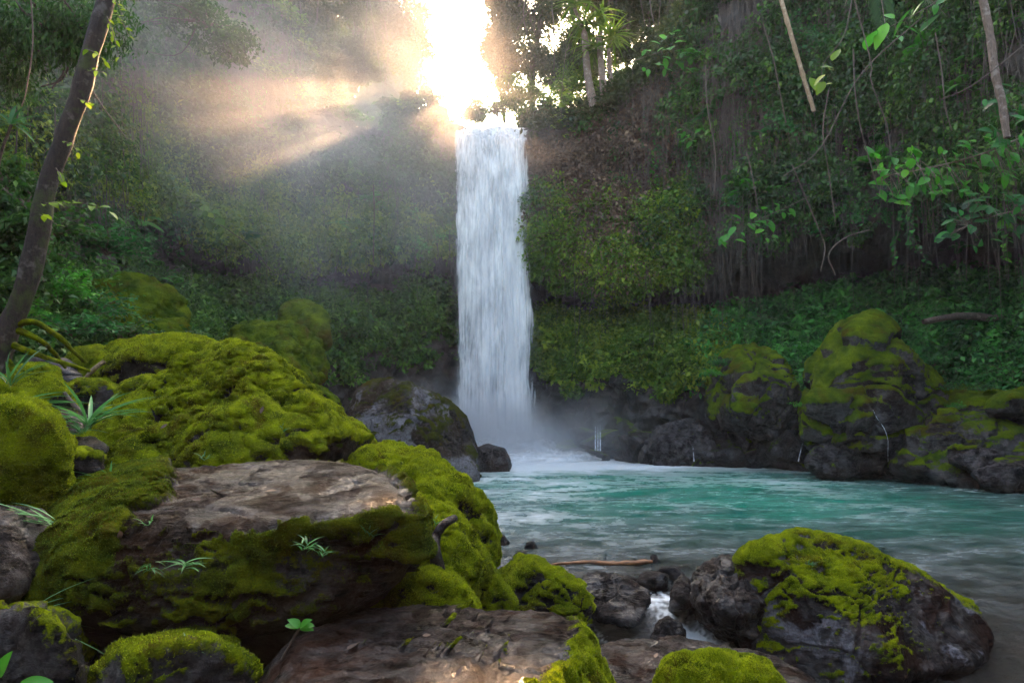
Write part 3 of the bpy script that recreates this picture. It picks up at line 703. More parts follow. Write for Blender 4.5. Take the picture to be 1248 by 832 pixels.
tr = n.add('ShaderNodeBsdfTransparent'); ms = n.add('ShaderNodeMixShader')
tf = n.math('MULTIPLY', n.math('MULTIPLY', n.attr('shallow'), .45), n.math('SUBTRACT', 1, ff))
n.link(tf, ms.inputs[0]); n.link(p.outputs[0], ms.inputs[1]); n.link(tr.outputs[0], ms.inputs[2]); n.link(ms.outputs[0], n.out.inputs['Surface'])
w_o = mesh('water', wp, grid_faces(len(wx), len(wy)), n.mat, None, {'foam': foam, 'teal': teal, 'shallow': shal})
tag(w_o, 'turquoise plunge pool running off in a small white cascade', None, None, 'structure')

# ------------------------------------------------------------------ waterfall
n = newmat('falling_water'); c = n.coord((3.0, 3.0, .22)); c2 = n.coord((9, 9, .55)); c3 = n.coord((.9, .9, .35))
a1 = n.noise(1.0, 7, .62, c, .3); a2 = n.noise(1.0, 6, .6, c2, .2); a3 = n.noise(1.0, 5, .6, c3, .5)
s = n.math('ADD', n.math('MULTIPLY', a1, .45), n.math('MULTIPLY', a2, .35)); s = n.math('ADD', s, n.math('MULTIPLY', a3, .50))
dens = n.math('ADD', s, n.attr('body'))
al = n.ramp(dens, [(.50, .02), (.64, .6), (.84, 1)])
col = n.mix(n.ramp(s, [(.5, 0), (.78, 1)]), (.62, .64, .68), (.96, .96, .96))
p = n.add('ShaderNodeBsdfDiffuse'); n.link(col, p.inputs['Color']); n.link(n.bump(s, .5, .25), p.inputs['Normal'])
t2 = n.add('ShaderNodeBsdfTranslucent'); n.link(col, t2.inputs['Color'])
mx = n.add('ShaderNodeMixShader'); mx.inputs[0].default_value = .42; n.link(p.outputs[0], mx.inputs[1]); n.link(t2.outputs[0], mx.inputs[2])
tr = n.add('ShaderNodeBsdfTransparent'); ms = n.add('ShaderNodeMixShader'); n.link(al, ms.inputs[0]); n.link(tr.outputs[0], ms.inputs[1]); n.link(mx.outputs[0], ms.inputs[2])
n.link(ms.outputs[0], n.out.inputs['Surface'])
FW = n.mat
def veil(parent, Yoff, seed, x0=(553, 640), x1=(560, 652), body=0.0):
    nu, nv = 90, 220; V = []; bod = []
    t = np.linspace(0, 1, nv)
    for i in range(nu):
        u = i/(nu-1)
        pt = at(x0[0]+(x0[1]-x0[0])*u, 153, 33.4); pb = at(x1[0]+(x1[1]-x1[0])*u, 552, 32.0+Yoff)
        # parabolic fall, starting with a short horizontal run over the lip
        zt = pt[2]+.10*math.sin(u*9+seed)+.05; zt += .30; z = zt+(-.2-zt)*t
        yq = pt[1]+1.0*np.clip(1-t*14, 0, 1)+(pb[1]-pt[1])*np.sqrt(t)+.14*perlin(np.stack([np.full(nv, u*14+seed*5), t*3.5, t*0+seed], -1))
        xq = pt[0]+(pb[0]-pt[0])*t**.8+.08*perlin(np.stack([np.full(nv, u*9), t*7, t*0+seed*3], -1))
        V.append(np.stack([xq, yq, z], -1))
        e = np.minimum(u, 1-u)
        bod.append(body+.22*sstep(0, .10, e)*np.ones(nv)-.24*(1-sstep(0, .07, e+.03*perlin(np.stack([np.full(nv, seed*3.), t*16, t*0], -1))))+.16*np.exp(-((u-.62)/.22)**2)*sstep(.1, .5, t)+.25*sstep(.06, 0, t)-.10*t*(1-sstep(0, .3, e)))
    V = np.array(V).reshape(-1, 3)
    return mesh('water_veil', V, grid_faces(nu, nv), FW, parent, {'body': np.array(bod).ravel()}, True, FB)
FB = at(605, 552, 32.0); FB[2] = 0
wf = empty('waterfall', FB, 'tall silky white waterfall plunging from the bright gap into the pool', 'waterfall')
veil(wf, 0, 1, body=.02); veil(wf, .5, 2, (556, 638), (563, 648), -.02); veil(wf, -.45, 3, (575, 636), (585, 648), -.10); veil(wf, -.25, 4, (548, 646), (550, 664), -.26); veil(wf, -.8, 5, (552, 610), (556, 622), -.2)

def trickle(pts, Y, w, label, strands=1, word=None):
    parts = []
    for s in range(strands):
        o = (s-(strands-1)/2)*w*2.2
        pp_ = []
        for a, b, y_ in pts:
            a = a+o*F/Y*.6+(s*1.3 % 1-.5)*2; h_ = on_rock(a, b, word, .03) if word else None
            pp_.append(h_[0] if h_ is not None else at(a, b, y_ if not pp_ else min(y_, pp_[-1][1])))
        path = spline(pp_, 14)
        parts.append(tube_arrays(path, np.linspace(w*.3, w, 14)*.5, 6))
    V, Fc = cat_arrays(parts)
    o = mesh('trickle', V, Fc, M['trickle'], None, None, True, V.mean(0)); tag(o, label, 'trickle', 'thin trickles running into the pool')
n = newmat('trickle_water'); s = n.noise(1, 6, .65, n.coord((18, 18, 5)))
p = n.princ((.72, .76, .84), .3, n.bump(s, .6, .05)); tr = n.add('ShaderNodeBsdfTransparent'); ms = n.add('ShaderNodeMixShader')
n.link(n.ramp(s, [(.40, .08), (.58, .95)]), ms.inputs[0]); n.link(tr.outputs[0], ms.inputs[1]); n.link(p.outputs[0], ms.inputs[2]); n.link(ms.outputs[0], n.out.inputs['Surface']); M['trickle'] = n.mat
trickle([(1066, 500, 18.95), (1070, 508, 18.9), (1079, 522, 18.9), (1082, 536, 18.8), (1083, 552, 18.75), (1084, 574, 18.7)], 18.9, .03, 'longest thin trickle, running down the tallest mossy shore boulder', 1, 'tallest mossy boulder of the right')
trickle([(979, 540, 23.4), (977, 548, 23.3), (974, 562, 23.2)], 23.3, .045, 'short trickle between dark stones left of the tallest mossy boulder')
trickle([(845, 544, 26.2), (846, 552, 26.1), (846, 562, 26.0)], 26.2, .05, 'tiny trickle on the dark broken rock right of the splash', 1, 'dark broken rock with')
trickle([(729, 518, 29.6), (729, 532, 29.4), (729, 549, 29.3)], 29.5, .07, 'short triple-stranded spout just right of the splash', 3)

# churning white splash heaped at the foot
n = newmat('splash_foam'); c = n.coord((1.2, 1.2, 1.0)); sN = n.noise(1.3, 7, .68, c, .9); s2 = n.noise(5, 5, .7, c)
al = n.ramp(n.math('ADD', n.math('ADD', n.math('MULTIPLY', sN, .8), n.math('MULTIPLY', s2, .3)), n.attr('body')), [(.36, 0), (.80, .95)])
p = n.add('ShaderNodeBsdfDiffuse'); p.inputs['Color'].default_value = (.95, .96, .97, 1); t2 = n.add('ShaderNodeBsdfTranslucent'); t2.inputs['Color'].default_value = (.95, .96, .97, 1)
mx = n.add('ShaderNodeMixShader'); mx.inputs[0].default_value = .5; n.link(p.outputs[0], mx.inputs[1]); n.link(t2.outputs[0], mx.inputs[2])
tr = n.add('ShaderNodeBsdfTransparent'); ms = n.add('ShaderNodeMixShader'); n.link(al, ms.inputs[0]); n.link(tr.outputs[0], ms.inputs[1]); n.link(mx.outputs[0], ms.inputs[2]); n.link(ms.outputs[0], n.out.inputs['Surface'])
Dq, Fq = ico(5)
for sx, sy, sz, ox, oy, sd_ in [(3.4, 1.6, 1.5, .3, -.5, 1), (2.5, 1.2, 2.3, .1, .1, 2), (4.6, 2.2, .75, .8, -1.4, 3), (2.0, 1.0, 3.0, -.2, .3, 4)]:
    V = Dq*np.array([sx, sy, sz])*(1+.22*fbm(Dq*2.2, 4, .6, sd_))[:, None]
    hgt = np.clip(Dq[:, 2], 0, 1); V[:, 2] = np.maximum(V[:, 2], -.1)
    o = mesh('splash', V+np.array([ox, oy, -.02]), Fq, n.mat, wf, {'body': .32-.62*hgt-.30*sstep(.7, 1, np.abs(Dq[:, 0]))}, True)
# log, post and stick
n_log = newmat('driftwood'); c = n_log.coord((4, 4, 4)); g1 = n_log.noise(6, 6, .7, n_log.coord((1, 14, 14)))
colr = n_log.mix(n_log.ramp(g1, [(.38, 0), (.62, 1)]), (.05, .018, .006), (.34, .14, .045))
p = n_log.princ(colr, .5, n_log.bump(g1, .6, .01)); n_log.link(p.outputs[0], n_log.out.inputs['Surface'])
pa, pb = at(664, 688, 8.7), at(795, 684, 8.75)
pth = spline([pa, pa+(pb-pa)*.35+np.array([0, 0, .02]), pa+(pb-pa)*.7+np.array([0, 0, -.01]), pb], 24)
V, Fc = tube_arrays(pth, np.interp(np.linspace(0, 1, 24), [0, .1, .45, .5, .9, 1], [.006, .016, .024, .029, .033, .020]), 10)
V += (.007*perlin(V*22))[:, None]*np.array([0, .6, 1])+(.01*perlin(V*np.array([4, 30, 30])+3))[:, None]*np.array([0, 0, 1.])
tag(mesh('driftwood_log', V, Fc, n_log.mat, None, None, True, V.mean(0)), 'peeled orange-brown branch lying across the shallow water', 'log')
pp = at(797, 690, 8.9); V, Fc = tube_arrays(spline([pp+np.array([0, 0, -.3]), pp, pp+np.array([.01, 0, .16])], 10), np.interp(np.linspace(0, 1, 10), [0, .9, 1], [.06, .055, .035]), 9)
V += nrm(V-V.mean(0))*(.01*perlin(V*11))[:, None]
M['stub'] = bark_mat('black_stump', (.012, .01, .009), (.035, .025, .02), lf=-3)
tag(mesh('stump', V, Fc, M['stub'], None, None, True, pp), 'short black wooden stump at the right end of the peeled branch', 'stump')
sp_ = []
for a, b, o_ in [(534, 694, .06), (530, 670, .12), (532, 652, .16), (541, 639, .19), (554, 631, .21)]:
    h_ = on_rock(a, b, 'bright green mossy'); q_ = h_[0] if h_ is not None else at(a, b, 4.2); sp_.append(q_-nrm(q_-np.array([0, 0, CAMZ]))*o_*1.3)
pth = spline(sp_, 26)
V, Fc = tube_arrays(pth, np.interp(np.linspace(0, 1, 26), [0, .4, .8, 1], [.045, .03, .028, .024]), 12)
V += nrm(V-V.mean(0))*(.004*perlin(V*14))[:, None]
M['stick'] = rock_mat('black_wet_wood', (.012, .008, .01), (.05, .035, .035), (.02, .012, .01), 2.0, 0, .12)
tag(mesh('black_stick', V, Fc, M['stick'], None, None, True, V.mean(0)), 'bent shiny black stick poking up against the bright green mossy boulder', 'stick')

# stones of the far shores
protos = [stone_proto(k) for k in range(5)]
# walk along the shoreline of both banks
k = 0; spots = []
rs = np.random.RandomState(77)
for i in range(70):
    px = rs.uniform(770, 1250) if i < 56 else rs.uniform(660, 780)
    a = math.atan2((px-W/2)/F, CT); pr = smooth_interp(np.array([a]), az_k, prof_k)[0]
    t = rs.rand()**1.4; r_ = pr[1, 0]-1.3+t*1.9; z = -.3+t*1.5
    spots.append((r_*math.sin(a), r_*math.cos(a), z, px, t, rs.uniform(.35, 1.0)*(1.15-.3*t)))
side = ['beside the splash', 'right of the broken rock', 'below the brown-green boulder', 'under the tallest mossy boulder', 'by the flat slabs']
for i, (x_, y_, z_, px, t, s_) in enumerate(sorted(spots, key=lambda q: q[3])):
    src = protos[i % 5]
    o = src if i < 5 else src.copy()
    if i >= 5: COL.objects.link(o)
    o.location = (x_, y_, z_); o.rotation_euler = (rs.uniform(-.4, .4), rs.uniform(-.4, .4), rs.uniform(0, 6.28))
    o.scale = (s_*rs.uniform(.8, 1.5), s_*rs.uniform(.8, 1.2), s_*rs.uniform(.6, 1.1))
    reg = side[min(4, int((px-660)/120))]
    tag(o, f'dark wet angular stone in the rubble {reg}, right shore', 'stone', f'rubble stones {reg}')

# ------------------------------------------------------------------ light, sky, air
SUN_EL, SUN_AZ = 29.6, -4.9          # degrees; azimuth measured from +Y towards +X
sd = bpy.data.lights.new('sun', 'SUN'); so = bpy.data.objects.new('sun', sd); COL.objects.link(so)
sd.energy = 3.0; sd.angle = R(.6); sd.color = (1, .58, .30)
sdir = Vector((math.sin(R(SUN_AZ))*math.cos(R(SUN_EL)), math.cos(R(SUN_AZ))*math.cos(R(SUN_EL)), math.sin(R(SUN_EL))))
so.rotation_euler = sdir.to_track_quat('Z', 'Y').to_euler(); so.location = (0, 40, 40)
world = bpy.data.worlds.new('World'); scene.world = world; world.use_nodes = True
wn = world.node_tree; wn.nodes.clear(); wo = wn.nodes.new('ShaderNodeOutputWorld'); wb = wn.nodes.new('ShaderNodeBackground')
sk = wn.nodes.new('ShaderNodeTexSky'); sk.sky_type = 'NISHITA'; sk.sun_disc = False
sk.sun_elevation = R(SUN_EL); sk.sun_rotation = R(SUN_AZ); sk.air_density = 1.2; sk.dust_density = 6.0; sk.ozone_density = 1.0
wb.inputs['Strength'].default_value = .075
wm = wn.nodes.new('ShaderNodeMix'); wm.data_type = 'RGBA'; wm.blend_type = 'MULTIPLY'; wm.inputs[0].default_value = 1; wm.inputs[7].default_value = (1.0, .96, .87, 1)
wn.links.new(sk.outputs[0], wm.inputs[6]); wn.links.new(wm.outputs[2], wb.inputs[0]); wn.links.new(wb.outputs[0], wo.inputs[0])

def volmat(name, build):
    m = bpy.data.materials.new(name); m.use_nodes = True; nt = m.node_tree; nt.nodes.clear()
    out = nt.nodes.new('ShaderNodeOutputMaterial'); v = nt.nodes.new('ShaderNodeVolumePrincipled')
    nt.links.new(v.outputs[0], out.inputs['Volume']); build(nt, v); return m
def b_haze(nt, v):
    v.inputs['Color'].default_value = (.93, .93, .95, 1); v.inputs['Density'].default_value = HAZE; v.inputs['Anisotropy'].default_value = .0
HAZE = .0006
def box(name, lo, hi, mat, seg=None):
    bm = bmesh.new(); bmesh.ops.create_cube(bm, size=1)
    for v in bm.verts: v.co = Vector([(lo[k]+hi[k])/2+v.co[k]*(hi[k]-lo[k]) for k in range(3)])
    me = bpy.data.meshes.new(name); bm.to_mesh(me); bm.free(); me.materials.append(mat)
    o = bpy.data.objects.new(name, me); COL.objects.link(o); return o
hz = box('haze', (-95, -62, -3), (75, 165, 100), volmat('haze_air', b_haze)); tag(hz, 'thin even haze in the gorge air', None, None, 'stuff')

# added wooded ridge: blocks the bright sky showing through the left canopy holes
hx = np.linspace(0, 1, 160); hv = np.linspace(0, 1, 90); HX, HV = np.meshgrid(hx, hv, indexing='ij')
px_ = 60+(512-60)*HX; top = np.interp(px_, [60, 250, 380, 440, 475, 492, 503, 512], [-420, -330, -220, -130, -40, 30, 90, 140]); row = 240+(top-240)*HV
Yh = 104+22*HV; rx = (px_-W/2)/F; ry = (H/2-row)/F; dy_ = CT-ry*ST; dz_ = ST+ry*CT
HP = np.stack([rx*Yh/dy_, Yh, CAMZ+dz_*Yh/dy_], -1).reshape(-1, 3)
HP += (2.6*fbm(HP*.12, 4, .55, 71)+1.6*np.abs(fbm(HP*.4, 3, .5, 72)))[:, None]*np.array([.3, -1, .5])
n = newmat('added_ridge_forest'); c = n.coord(); q1 = n.noise(.35, 7, .7, c)
p = n.princ(n.mix(n.ramp(q1, [(.4, 0), (.62, 1)]), (.010, .022, .006), (.04, .075, .016)), .8, n.bump(q1, 1, 1.2)); n.link(p.outputs[0], n.out.inputs['Surface'])
tag(mesh('added_ridge', HP, grid_faces(160, 90), n.mat), 'added wooded ridge blocking the bright sky behind the left canopy', None, None, 'structure')

# ------------------------------------------------------------------ greenery
def leafset(P, D, N, L, Wd, tint, fold=.18):
    """diamond leaves folded along the midrib: P base, D direction, N rough normal"""
    n = len(P); L = np.broadcast_to(L, n)[:, None]; Wd = np.broadcast_to(Wd, n)[:, None]
    D = nrm(D); S = nrm(np.cross(D, N)); Nn = np.cross(S, D)
    mid = P+D*L*.45
    V = np.stack([P, mid+S*Wd*.5+Nn*Wd*fold, P+D*L-Nn*L*.10, mid-S*Wd*.5+Nn*Wd*fold], 1).reshape(-1, 3)
    b = np.arange(n)*4
    Fc = np.stack([b, b+1, b+2, b, b+2, b+3], -1).reshape(-1, 3)
    return V, Fc, np.repeat(np.clip(np.broadcast_to(tint, n), 0, 1), 4)
def join_leaves(sets):
    Vs, Fs, Ts, o = [], [], [], 0
    for V, Fc, T in sets:
        Vs.append(V); Fs.append(Fc+o); Ts.append(T); o += len(V)
    return np.concatenate(Vs), np.concatenate(Fs), np.concatenate(Ts)
def bigleaf(P, D, N, L, Wd, tint, seg=7, droop=.25, fold=.15):
    """one broad leaf with a curved outline"""
    D = nrm(np.asarray(D, float)); S = nrm(np.cross(D, N)); Nn = np.cross(S, D)
    t = np.linspace(0, 1, seg+1); w = Wd*.5*np.sin(np.pi*np.clip(t**.8, 0, 1))**.8; w[0] = Wd*.03; w[-1] = Wd*.01
    c = P+D*(t*L)[:, None]-Nn*(droop*L*t*t)[:, None]
    V = np.concatenate([c, c+S*w[:, None]+Nn*(w*fold*2)[:, None], c-S*w[:, None]+Nn*(w*fold*2)[:, None]]); m = seg+1
    i = np.arange(seg); Fc = np.concatenate([np.stack([i, i+m, i+1], -1), np.stack([i+m, i+m+1, i+1], -1), np.stack([i, i+1, i+2*m], -1), np.stack([i+1, i+1+2*m, i+2*m], -1)])
    return V, Fc, np.full(len(V), np.clip(tint, 0, 1))

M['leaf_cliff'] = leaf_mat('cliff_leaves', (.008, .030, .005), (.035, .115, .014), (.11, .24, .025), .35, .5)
M['leaf_moss'] = leaf_mat('yellow_green_creeper', (.020, .055, .005), (.095, .20, .012), (.24, .32, .02), .35, .55)  # yellow-green leaf colours for ledge creepers, shrubs and rim bushes
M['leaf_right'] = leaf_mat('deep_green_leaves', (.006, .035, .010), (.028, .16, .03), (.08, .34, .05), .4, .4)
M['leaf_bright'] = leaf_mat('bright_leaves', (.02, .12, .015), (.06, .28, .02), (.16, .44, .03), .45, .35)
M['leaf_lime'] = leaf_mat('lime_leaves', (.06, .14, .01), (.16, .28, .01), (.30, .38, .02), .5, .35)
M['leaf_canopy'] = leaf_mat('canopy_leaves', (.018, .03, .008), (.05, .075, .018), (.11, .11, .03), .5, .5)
M['grass'] = leaf_mat('grass_blades', (.03, .10, .02), (.07, .24, .06), (.16, .38, .12), .35, .3)
M['dry'] = leaf_mat('dry_litter', (.06, .04, .03), (.16, .10, .07), (.28, .19, .12), .15, .7)
M['bark_left'] = bark_mat('mottled_bark', (.010, .006, .004), (.045, .028, .019), (.15, .13, .115), .35, .4)
M['bark'] = bark_mat('brown_bark', (.03, .022, .016), (.11, .08, .06), (.2, .17, .14), .2)
M['bark_pale'] = bark_mat('pale_bark', (.09, .06, .045), (.24, .17, .13), (.34, .28, .24), .6)
M['bamboo'] = bark_mat('dead_bamboo', (.20, .13, .07), (.42, .30, .18), (.5, .4, .28), .2)
M['vine'] = bark_mat('vine_skin', (.05, .036, .026), (.15, .11, .085), lf=-2)
M['root'] = bark_mat('hanging_root', (.022, .017, .013), (.13, .10, .082), lf=-2)

# picture position of every cliff vertex
rel = CV-np.array([0, 0, CAMZ]); zc = rel[:, 1]*CT+rel[:, 2]*ST; yc = -rel[:, 1]*ST+rel[:, 2]*CT
ok = zc > 1
CPXX = np.where(ok, W/2+F*rel[:, 0]/np.where(ok, zc, 1), -9999); CPYY = np.where(ok, H/2-F*yc/np.where(ok, zc, 1), -9999)
tocam = nrm(-rel); facing = (tocam*CN).sum(1) > .05
def on_cliff(px, py, out=0.0):
    d = np.hypot(CPXX-px, CPYY-py)+np.where(facing & ok, 0, 1e5)+rel[:, 1]*.9
    i = int(np.argmin(d)); return CV[i]+CN[i]*out, CN[i]
cf_a, cf_b, cf_c = CV[CF[:, 0]], CV[CF[:, 1]], CV[CF[:, 2]]; cf_d = CV[CF[:, 3]]
cf_area = np.linalg.norm(np.cross(cf_c-cf_a, cf_d-cf_b), axis=1)*.5
inview = (CPXX > -160) & (CPXX < 1410) & (CPYY > -260) & (CPYY < 700) & (CTt < 8.8) & infront
# nearer faces show larger: weight by nearness so picture density is even
def sample_cliff(mask, n, rs, power=1.0):
    w = (mask*inview)[CF].mean(1)*cf_area*(25.0/np.maximum(zc[CF[:, 0]], 8))**power
    idx = rs.choice(len(CF), n, p=w/w.sum()); u, v = rs.rand(n)[:, None], rs.rand(n)[:, None]
    P = (cf_a[idx]*(1-u)+cf_b[idx]*u)*(1-v)+(cf_d[idx]*(1-u)+cf_c[idx]*u)*v
    return P, CN[CF[idx, 0]], idx
rs = np.random.RandomState(5)

# creeping ground cover on ledges and slopes: a mass nobody could count
def cover(name, mask, nclump, per, size, spread, mat, label, seed, lift=.12, tone=0, hang=.25):
    r = np.random.RandomState(seed)
    P, N, _ = sample_cliff(mask, nclump, r)
    sc = size*(.7+.8*r.rand(nclump))*np.clip(zc_of(P)/25, .6, 1.3)
    n = nclump*per; Pi = np.repeat(P, per, 0); Ni = np.repeat(N, per, 0); s = np.repeat(sc, per)
    rr = spread*np.repeat(.5+1.0*r.rand(nclump)**1.5, per)[:, None]; off = nrm(r.normal(size=(n, 3)))*(.55+.45*r.rand(n, 1))*rr*1.5; off *= np.array([1, 1, .75])
    Pl = Pi+off+Ni*(lift+.9*rr)
    D = nrm(r.normal(size=(n, 3))*.8+Ni*.45+np.array([0, 0, -hang])); Nn = nrm(Ni*.5+np.array([0, 0, .9])+r.normal(size=(n, 3))*.5)
    L = s*(.6+.8*r.rand(n)); tint = tone+.36+.7*fbm(Pi*.55, 3, .5, seed)+np.repeat(.26*r.normal(size=nclump), per)+.16*r.normal(size=n)
    V, Fc, T = leafset(Pl, D, Nn, L, L*(.45+.25*r.rand(n)), tint)
    o = mesh(name, V, Fc, M[mat], None, {'tint': T}, False); tag(o, label, None, None, 'stuff')
def zc_of(P): return (P[:, 1])*CT+(P[:, 2]-CAMZ)*ST
fallclear = 1-np.exp(-((CPXX-600)/62.0)**4)*(CPYY > 140)
leftm = (CPXX < 600)*fallclear; rightm = (CPXX >= 600)*fallclear*(1-.85*brown)
cover('creeper', np.clip(gslope*1.2*(.4+.8*(nz > -.1)), 0, 1)*leftm, 3400, 40, .17, .34, 'leaf_cliff', 'low creepers greening the misty slope left of the fall', 1, tone=.32)
cover('creeper', np.clip(gslope*1.2*(.35+.8*(nz > -.15)), 0, 1)*rightm*(CPXX < 880), 2200, 34, .15, .30, 'leaf_moss', 'yellow-green creepers on the ledge right of the fall', 2, tone=.3)
cover('ground_cover', np.clip(gslope*1.3, 0, 1)*(CPXX >= 850), 4200, 36, .19, .28, 'leaf_right', 'dense low leafy plants covering the right bank', 3, tone=.42)
cover('creeper', lip*leftm, 1900, 44, .15, .34, 'leaf_moss', 'overhanging greenery along the lip left of the fall', 4, hang=.5, tone=.34)
cover('creeper', lip*rightm, 1600, 42, .14, .34, 'leaf_moss', 'overhanging greenery along the lip right of the fall', 5, hang=.5, tone=.25)
up_n = fbm(CV*np.array([.35, .35, .25]), 4, .6, 33)
cover('hanging_greenery', sstep(5.0, 5.8, CTt)*sstep(.02, .16, up_n+.12*(CPYY < 60))*(CPXX < 545), 3300, 60, .19, .46, 'leaf_cliff', 'leafy curtain on the upper left cliff', 6, hang=.7)
cover('hanging_greenery', sstep(4.9, 5.6, CTt)*sstep(.03, .16, up_n+.16*sstep(800, 950, CPXX)-.05)*(CPXX > 650)*(1-.9*brown), 3900, 58, .17, .42, 'leaf_cliff', 'leafy curtain on the upper right cliff', 7, hang=.8)
cover('dry_litter', brown*(CTt > 5)*(CTt < 7.4), 4200, 12, .14, .30, 'dry', 'dry brown ferns and roots on the crumbling earth right of the fall', 8, hang=.7)
cover('hanging_greenery', sstep(7.3, 8.0, CTt)*(CPXX > 640)*(CPXX < 860), 3000, 18, .17, .4, 'leaf_canopy', 'bushy rim of the cliff beside the bright gap', 9, lift=.3)

# hanging aerial roots
def roots(mask, n, name, label, seed, lo, hi, wd):
    r = np.random.RandomState(seed); P, N, _ = sample_cliff(mask, n, r, .6)
    P = P+N*(.25+.65*r.rand(n)[:, None]); Ln = lo+(hi-lo)*r.rand(n)**1.8; m = 7; t = np.linspace(0, 1, m)
    side = nrm(np.cross(N, [0, 0, 1.]))
    sway = np.cumsum(r.normal(size=(n, m))*.035, 1)*Ln[:, None]**.6; outw = np.cumsum(r.normal(size=(n, m))*.02, 1)+(t*.25)[None]
    C = P[:, None]-np.array([0, 0, 1.])*(Ln[:, None]*t)[..., None]+side[:, None]*sway[..., None]+N[:, None]*outw[..., None]
    wv = wd*(.5+r.rand(n))[:, None]*(1-.6*t)[None]
    A = C+side[:, None]*wv[..., None]*.5; B = C-side[:, None]*wv[..., None]*.5; Cc = C+N[:, None]*wv[..., None]*.6
    V = np.stack([A, Cc, B], 2).reshape(-1, 3); i, j = np.meshgrid(np.arange(n), np.arange(m-1), indexing='ij'); b = (i*m+j)*3
    Fc = np.concatenate([np.stack([b, b+1, b+4, b+3], -1).reshape(-1, 4), np.stack([b+1, b+2, b+5, b+4], -1).reshape(-1, 4), np.stack([b+2, b, b+3, b+5], -1).reshape(-1, 4)])
    tag(mesh(name, V, Fc, M['root'], None), label, None, None, 'stuff')
tm = sstep(5.15, 5.5, CTt)*fallclear
roots(tm*(CPXX < 560)*sstep(-.4, .2, fbm(CV*.3, 2, .5, 12)+.1), 3000, 'hanging_roots', 'curtain of thin hanging roots on the left cliff', 1, .6, 4.5, .032)
roots(tm*(CPXX > 650)*(.15+sstep(-.2, .2, fbm(CV*.3, 2, .5, 13)))*(.4+1.4*bump1(CPXX, 850, 110)), 4800, 'hanging_roots', 'curtain of thin hanging roots on the right cliff', 2, .6, 6.5, .030)

# ---- prototypes that are copied
def copy_tree(root, loc, rot, sc, label, group=None, cat=None):
    r = root.copy(); COL.objects.link(r); r.location = tuple(float(c) for c in loc); r.rotation_euler = rot
    r.scale = (sc, sc, sc) if isinstance(sc, (int, float)) else sc
    r['label'] = label
    if group: r['group'] = group
    for ch in list(root.children):
        c = ch.copy(); COL.objects.link(c); c.parent = r
    return r
class Kind:
    """builds a plant once, then copies it"""
    def __init__(s, make): s.make = make; s.protos = {}
    def put(s, v, loc, rot, sc, label, group=None):
        if v not in s.protos:
            r = s.make(v); s.protos[v] = r
            r.location = tuple(float(c) for c in loc); r.rotation_euler = rot; r.scale = (sc, sc, sc) if isinstance(sc, (int, float)) else sc
            r['label'] = label
            if group: r['group'] = group
            return r
        return copy_tree(s.protos[v], loc, rot, sc, label, group)
def stems_and_leaves(rs, nst, ln, spread, leafL, per, droop=.25, up=.8, wr=.5, tone=0.0, rad=.012):
    parts, sets = [], []
    for i in range(nst):
        a = rs.uniform(0, 6.283); d = nrm(np.array([math.cos(a)*spread, math.sin(a)*spread, up])+rs.normal(size=3)*.15); l = ln*rs.uniform(.6, 1.1)
        t = np.linspace(0, 1, 8)[:, None]; pth = d*l*t+np.array([d[0], d[1], 0])*(t**2)*l*.3-np.array([0, 0, 1])*(t**2)*l*droop+np.cumsum(rs.normal(size=(8, 3))*.02*l, 0)
        parts.append(tube_arrays(pth, np.linspace(rad, rad*.3, 8), 5))
        tt = rs.uniform(.2, 1.02, per); P = np.stack([np.interp(tt, np.linspace(0, 1, 8), pth[:, k]) for k in range(3)], -1)
        sd = rs.normal(size=(per, 3)); sd[:, 2] *= .35; D = nrm(sd+d*.35); jit = leafL*.9
        P = P+D*rs.uniform(0, jit, (per, 1)); L = leafL*rs.uniform(.55, 1.2, per)
        Nn = nrm(np.array([0, 0, 1.])+rs.normal(size=(per, 3))*.45)
        sets.append(leafset(P, D-np.array([0, 0, .2]), Nn, L, L*wr*rs.uniform(.8, 1.25, per), tone+.45+.25*rs.normal(size=per)+.25*(tt-.5)))
    return cat_arrays(parts), join_leaves(sets)
def mk_shrub(v):
    r = np.random.RandomState(200+v); mat = ['leaf_cliff', 'leaf_moss', 'leaf_right', 'leaf_bright'][v % 4]
    root = empty('shrub', (0, 0, 0), 'shrub', 'shrub')
    (V, Fc), (LV, LF, T) = stems_and_leaves(r, 22, 1.0, .75, .15, 30, .3, .7, .55)
    mesh('stem', V, Fc, M['vine'], root); mesh('foliage', LV, LF, M[mat], root, {'tint': T}, False); return root
def mk_broad(v):
    r = np.random.RandomState(300+v); root = empty('broadleaf_plant', (0, 0, 0), 'plant', 'plant')
    parts, sets = [], []
    for i in range(16):
        a = i*2.4+r.uniform(-.3, .3); el = r.uniform(.3, 1.1); d = nrm(np.array([math.cos(a)*math.cos(el), math.sin(a)*math.cos(el), math.sin(el)])); l = r.uniform(.35, .9)
        t = np.linspace(0, 1, 6)[:, None]; pth = d*l*t-np.array([0, 0, .12])*t**2
        parts.append(tube_arrays(pth, np.linspace(.012, .006, 6), 5))
        for q in range(r.randint(1, 4)):
            dd = nrm(np.array([d[0], d[1], -.15])+r.normal(size=3)*.35); L = r.uniform(.22, .4)
            sets.append(bigleaf(pth[-1-q], dd, np.array([0, 0, 1.]), L, L*r.uniform(.55, .8), .4+.3*r.normal(), 5))
    V, Fc = cat_arrays(parts); mesh('stem', V, Fc, M['vine'], root); LV, LF, T = join_leaves(sets)
    mesh('foliage', LV, LF, M[['leaf_right', 'leaf_bright', 'leaf_right'][v % 3]], root, {'tint': T}, False); return root
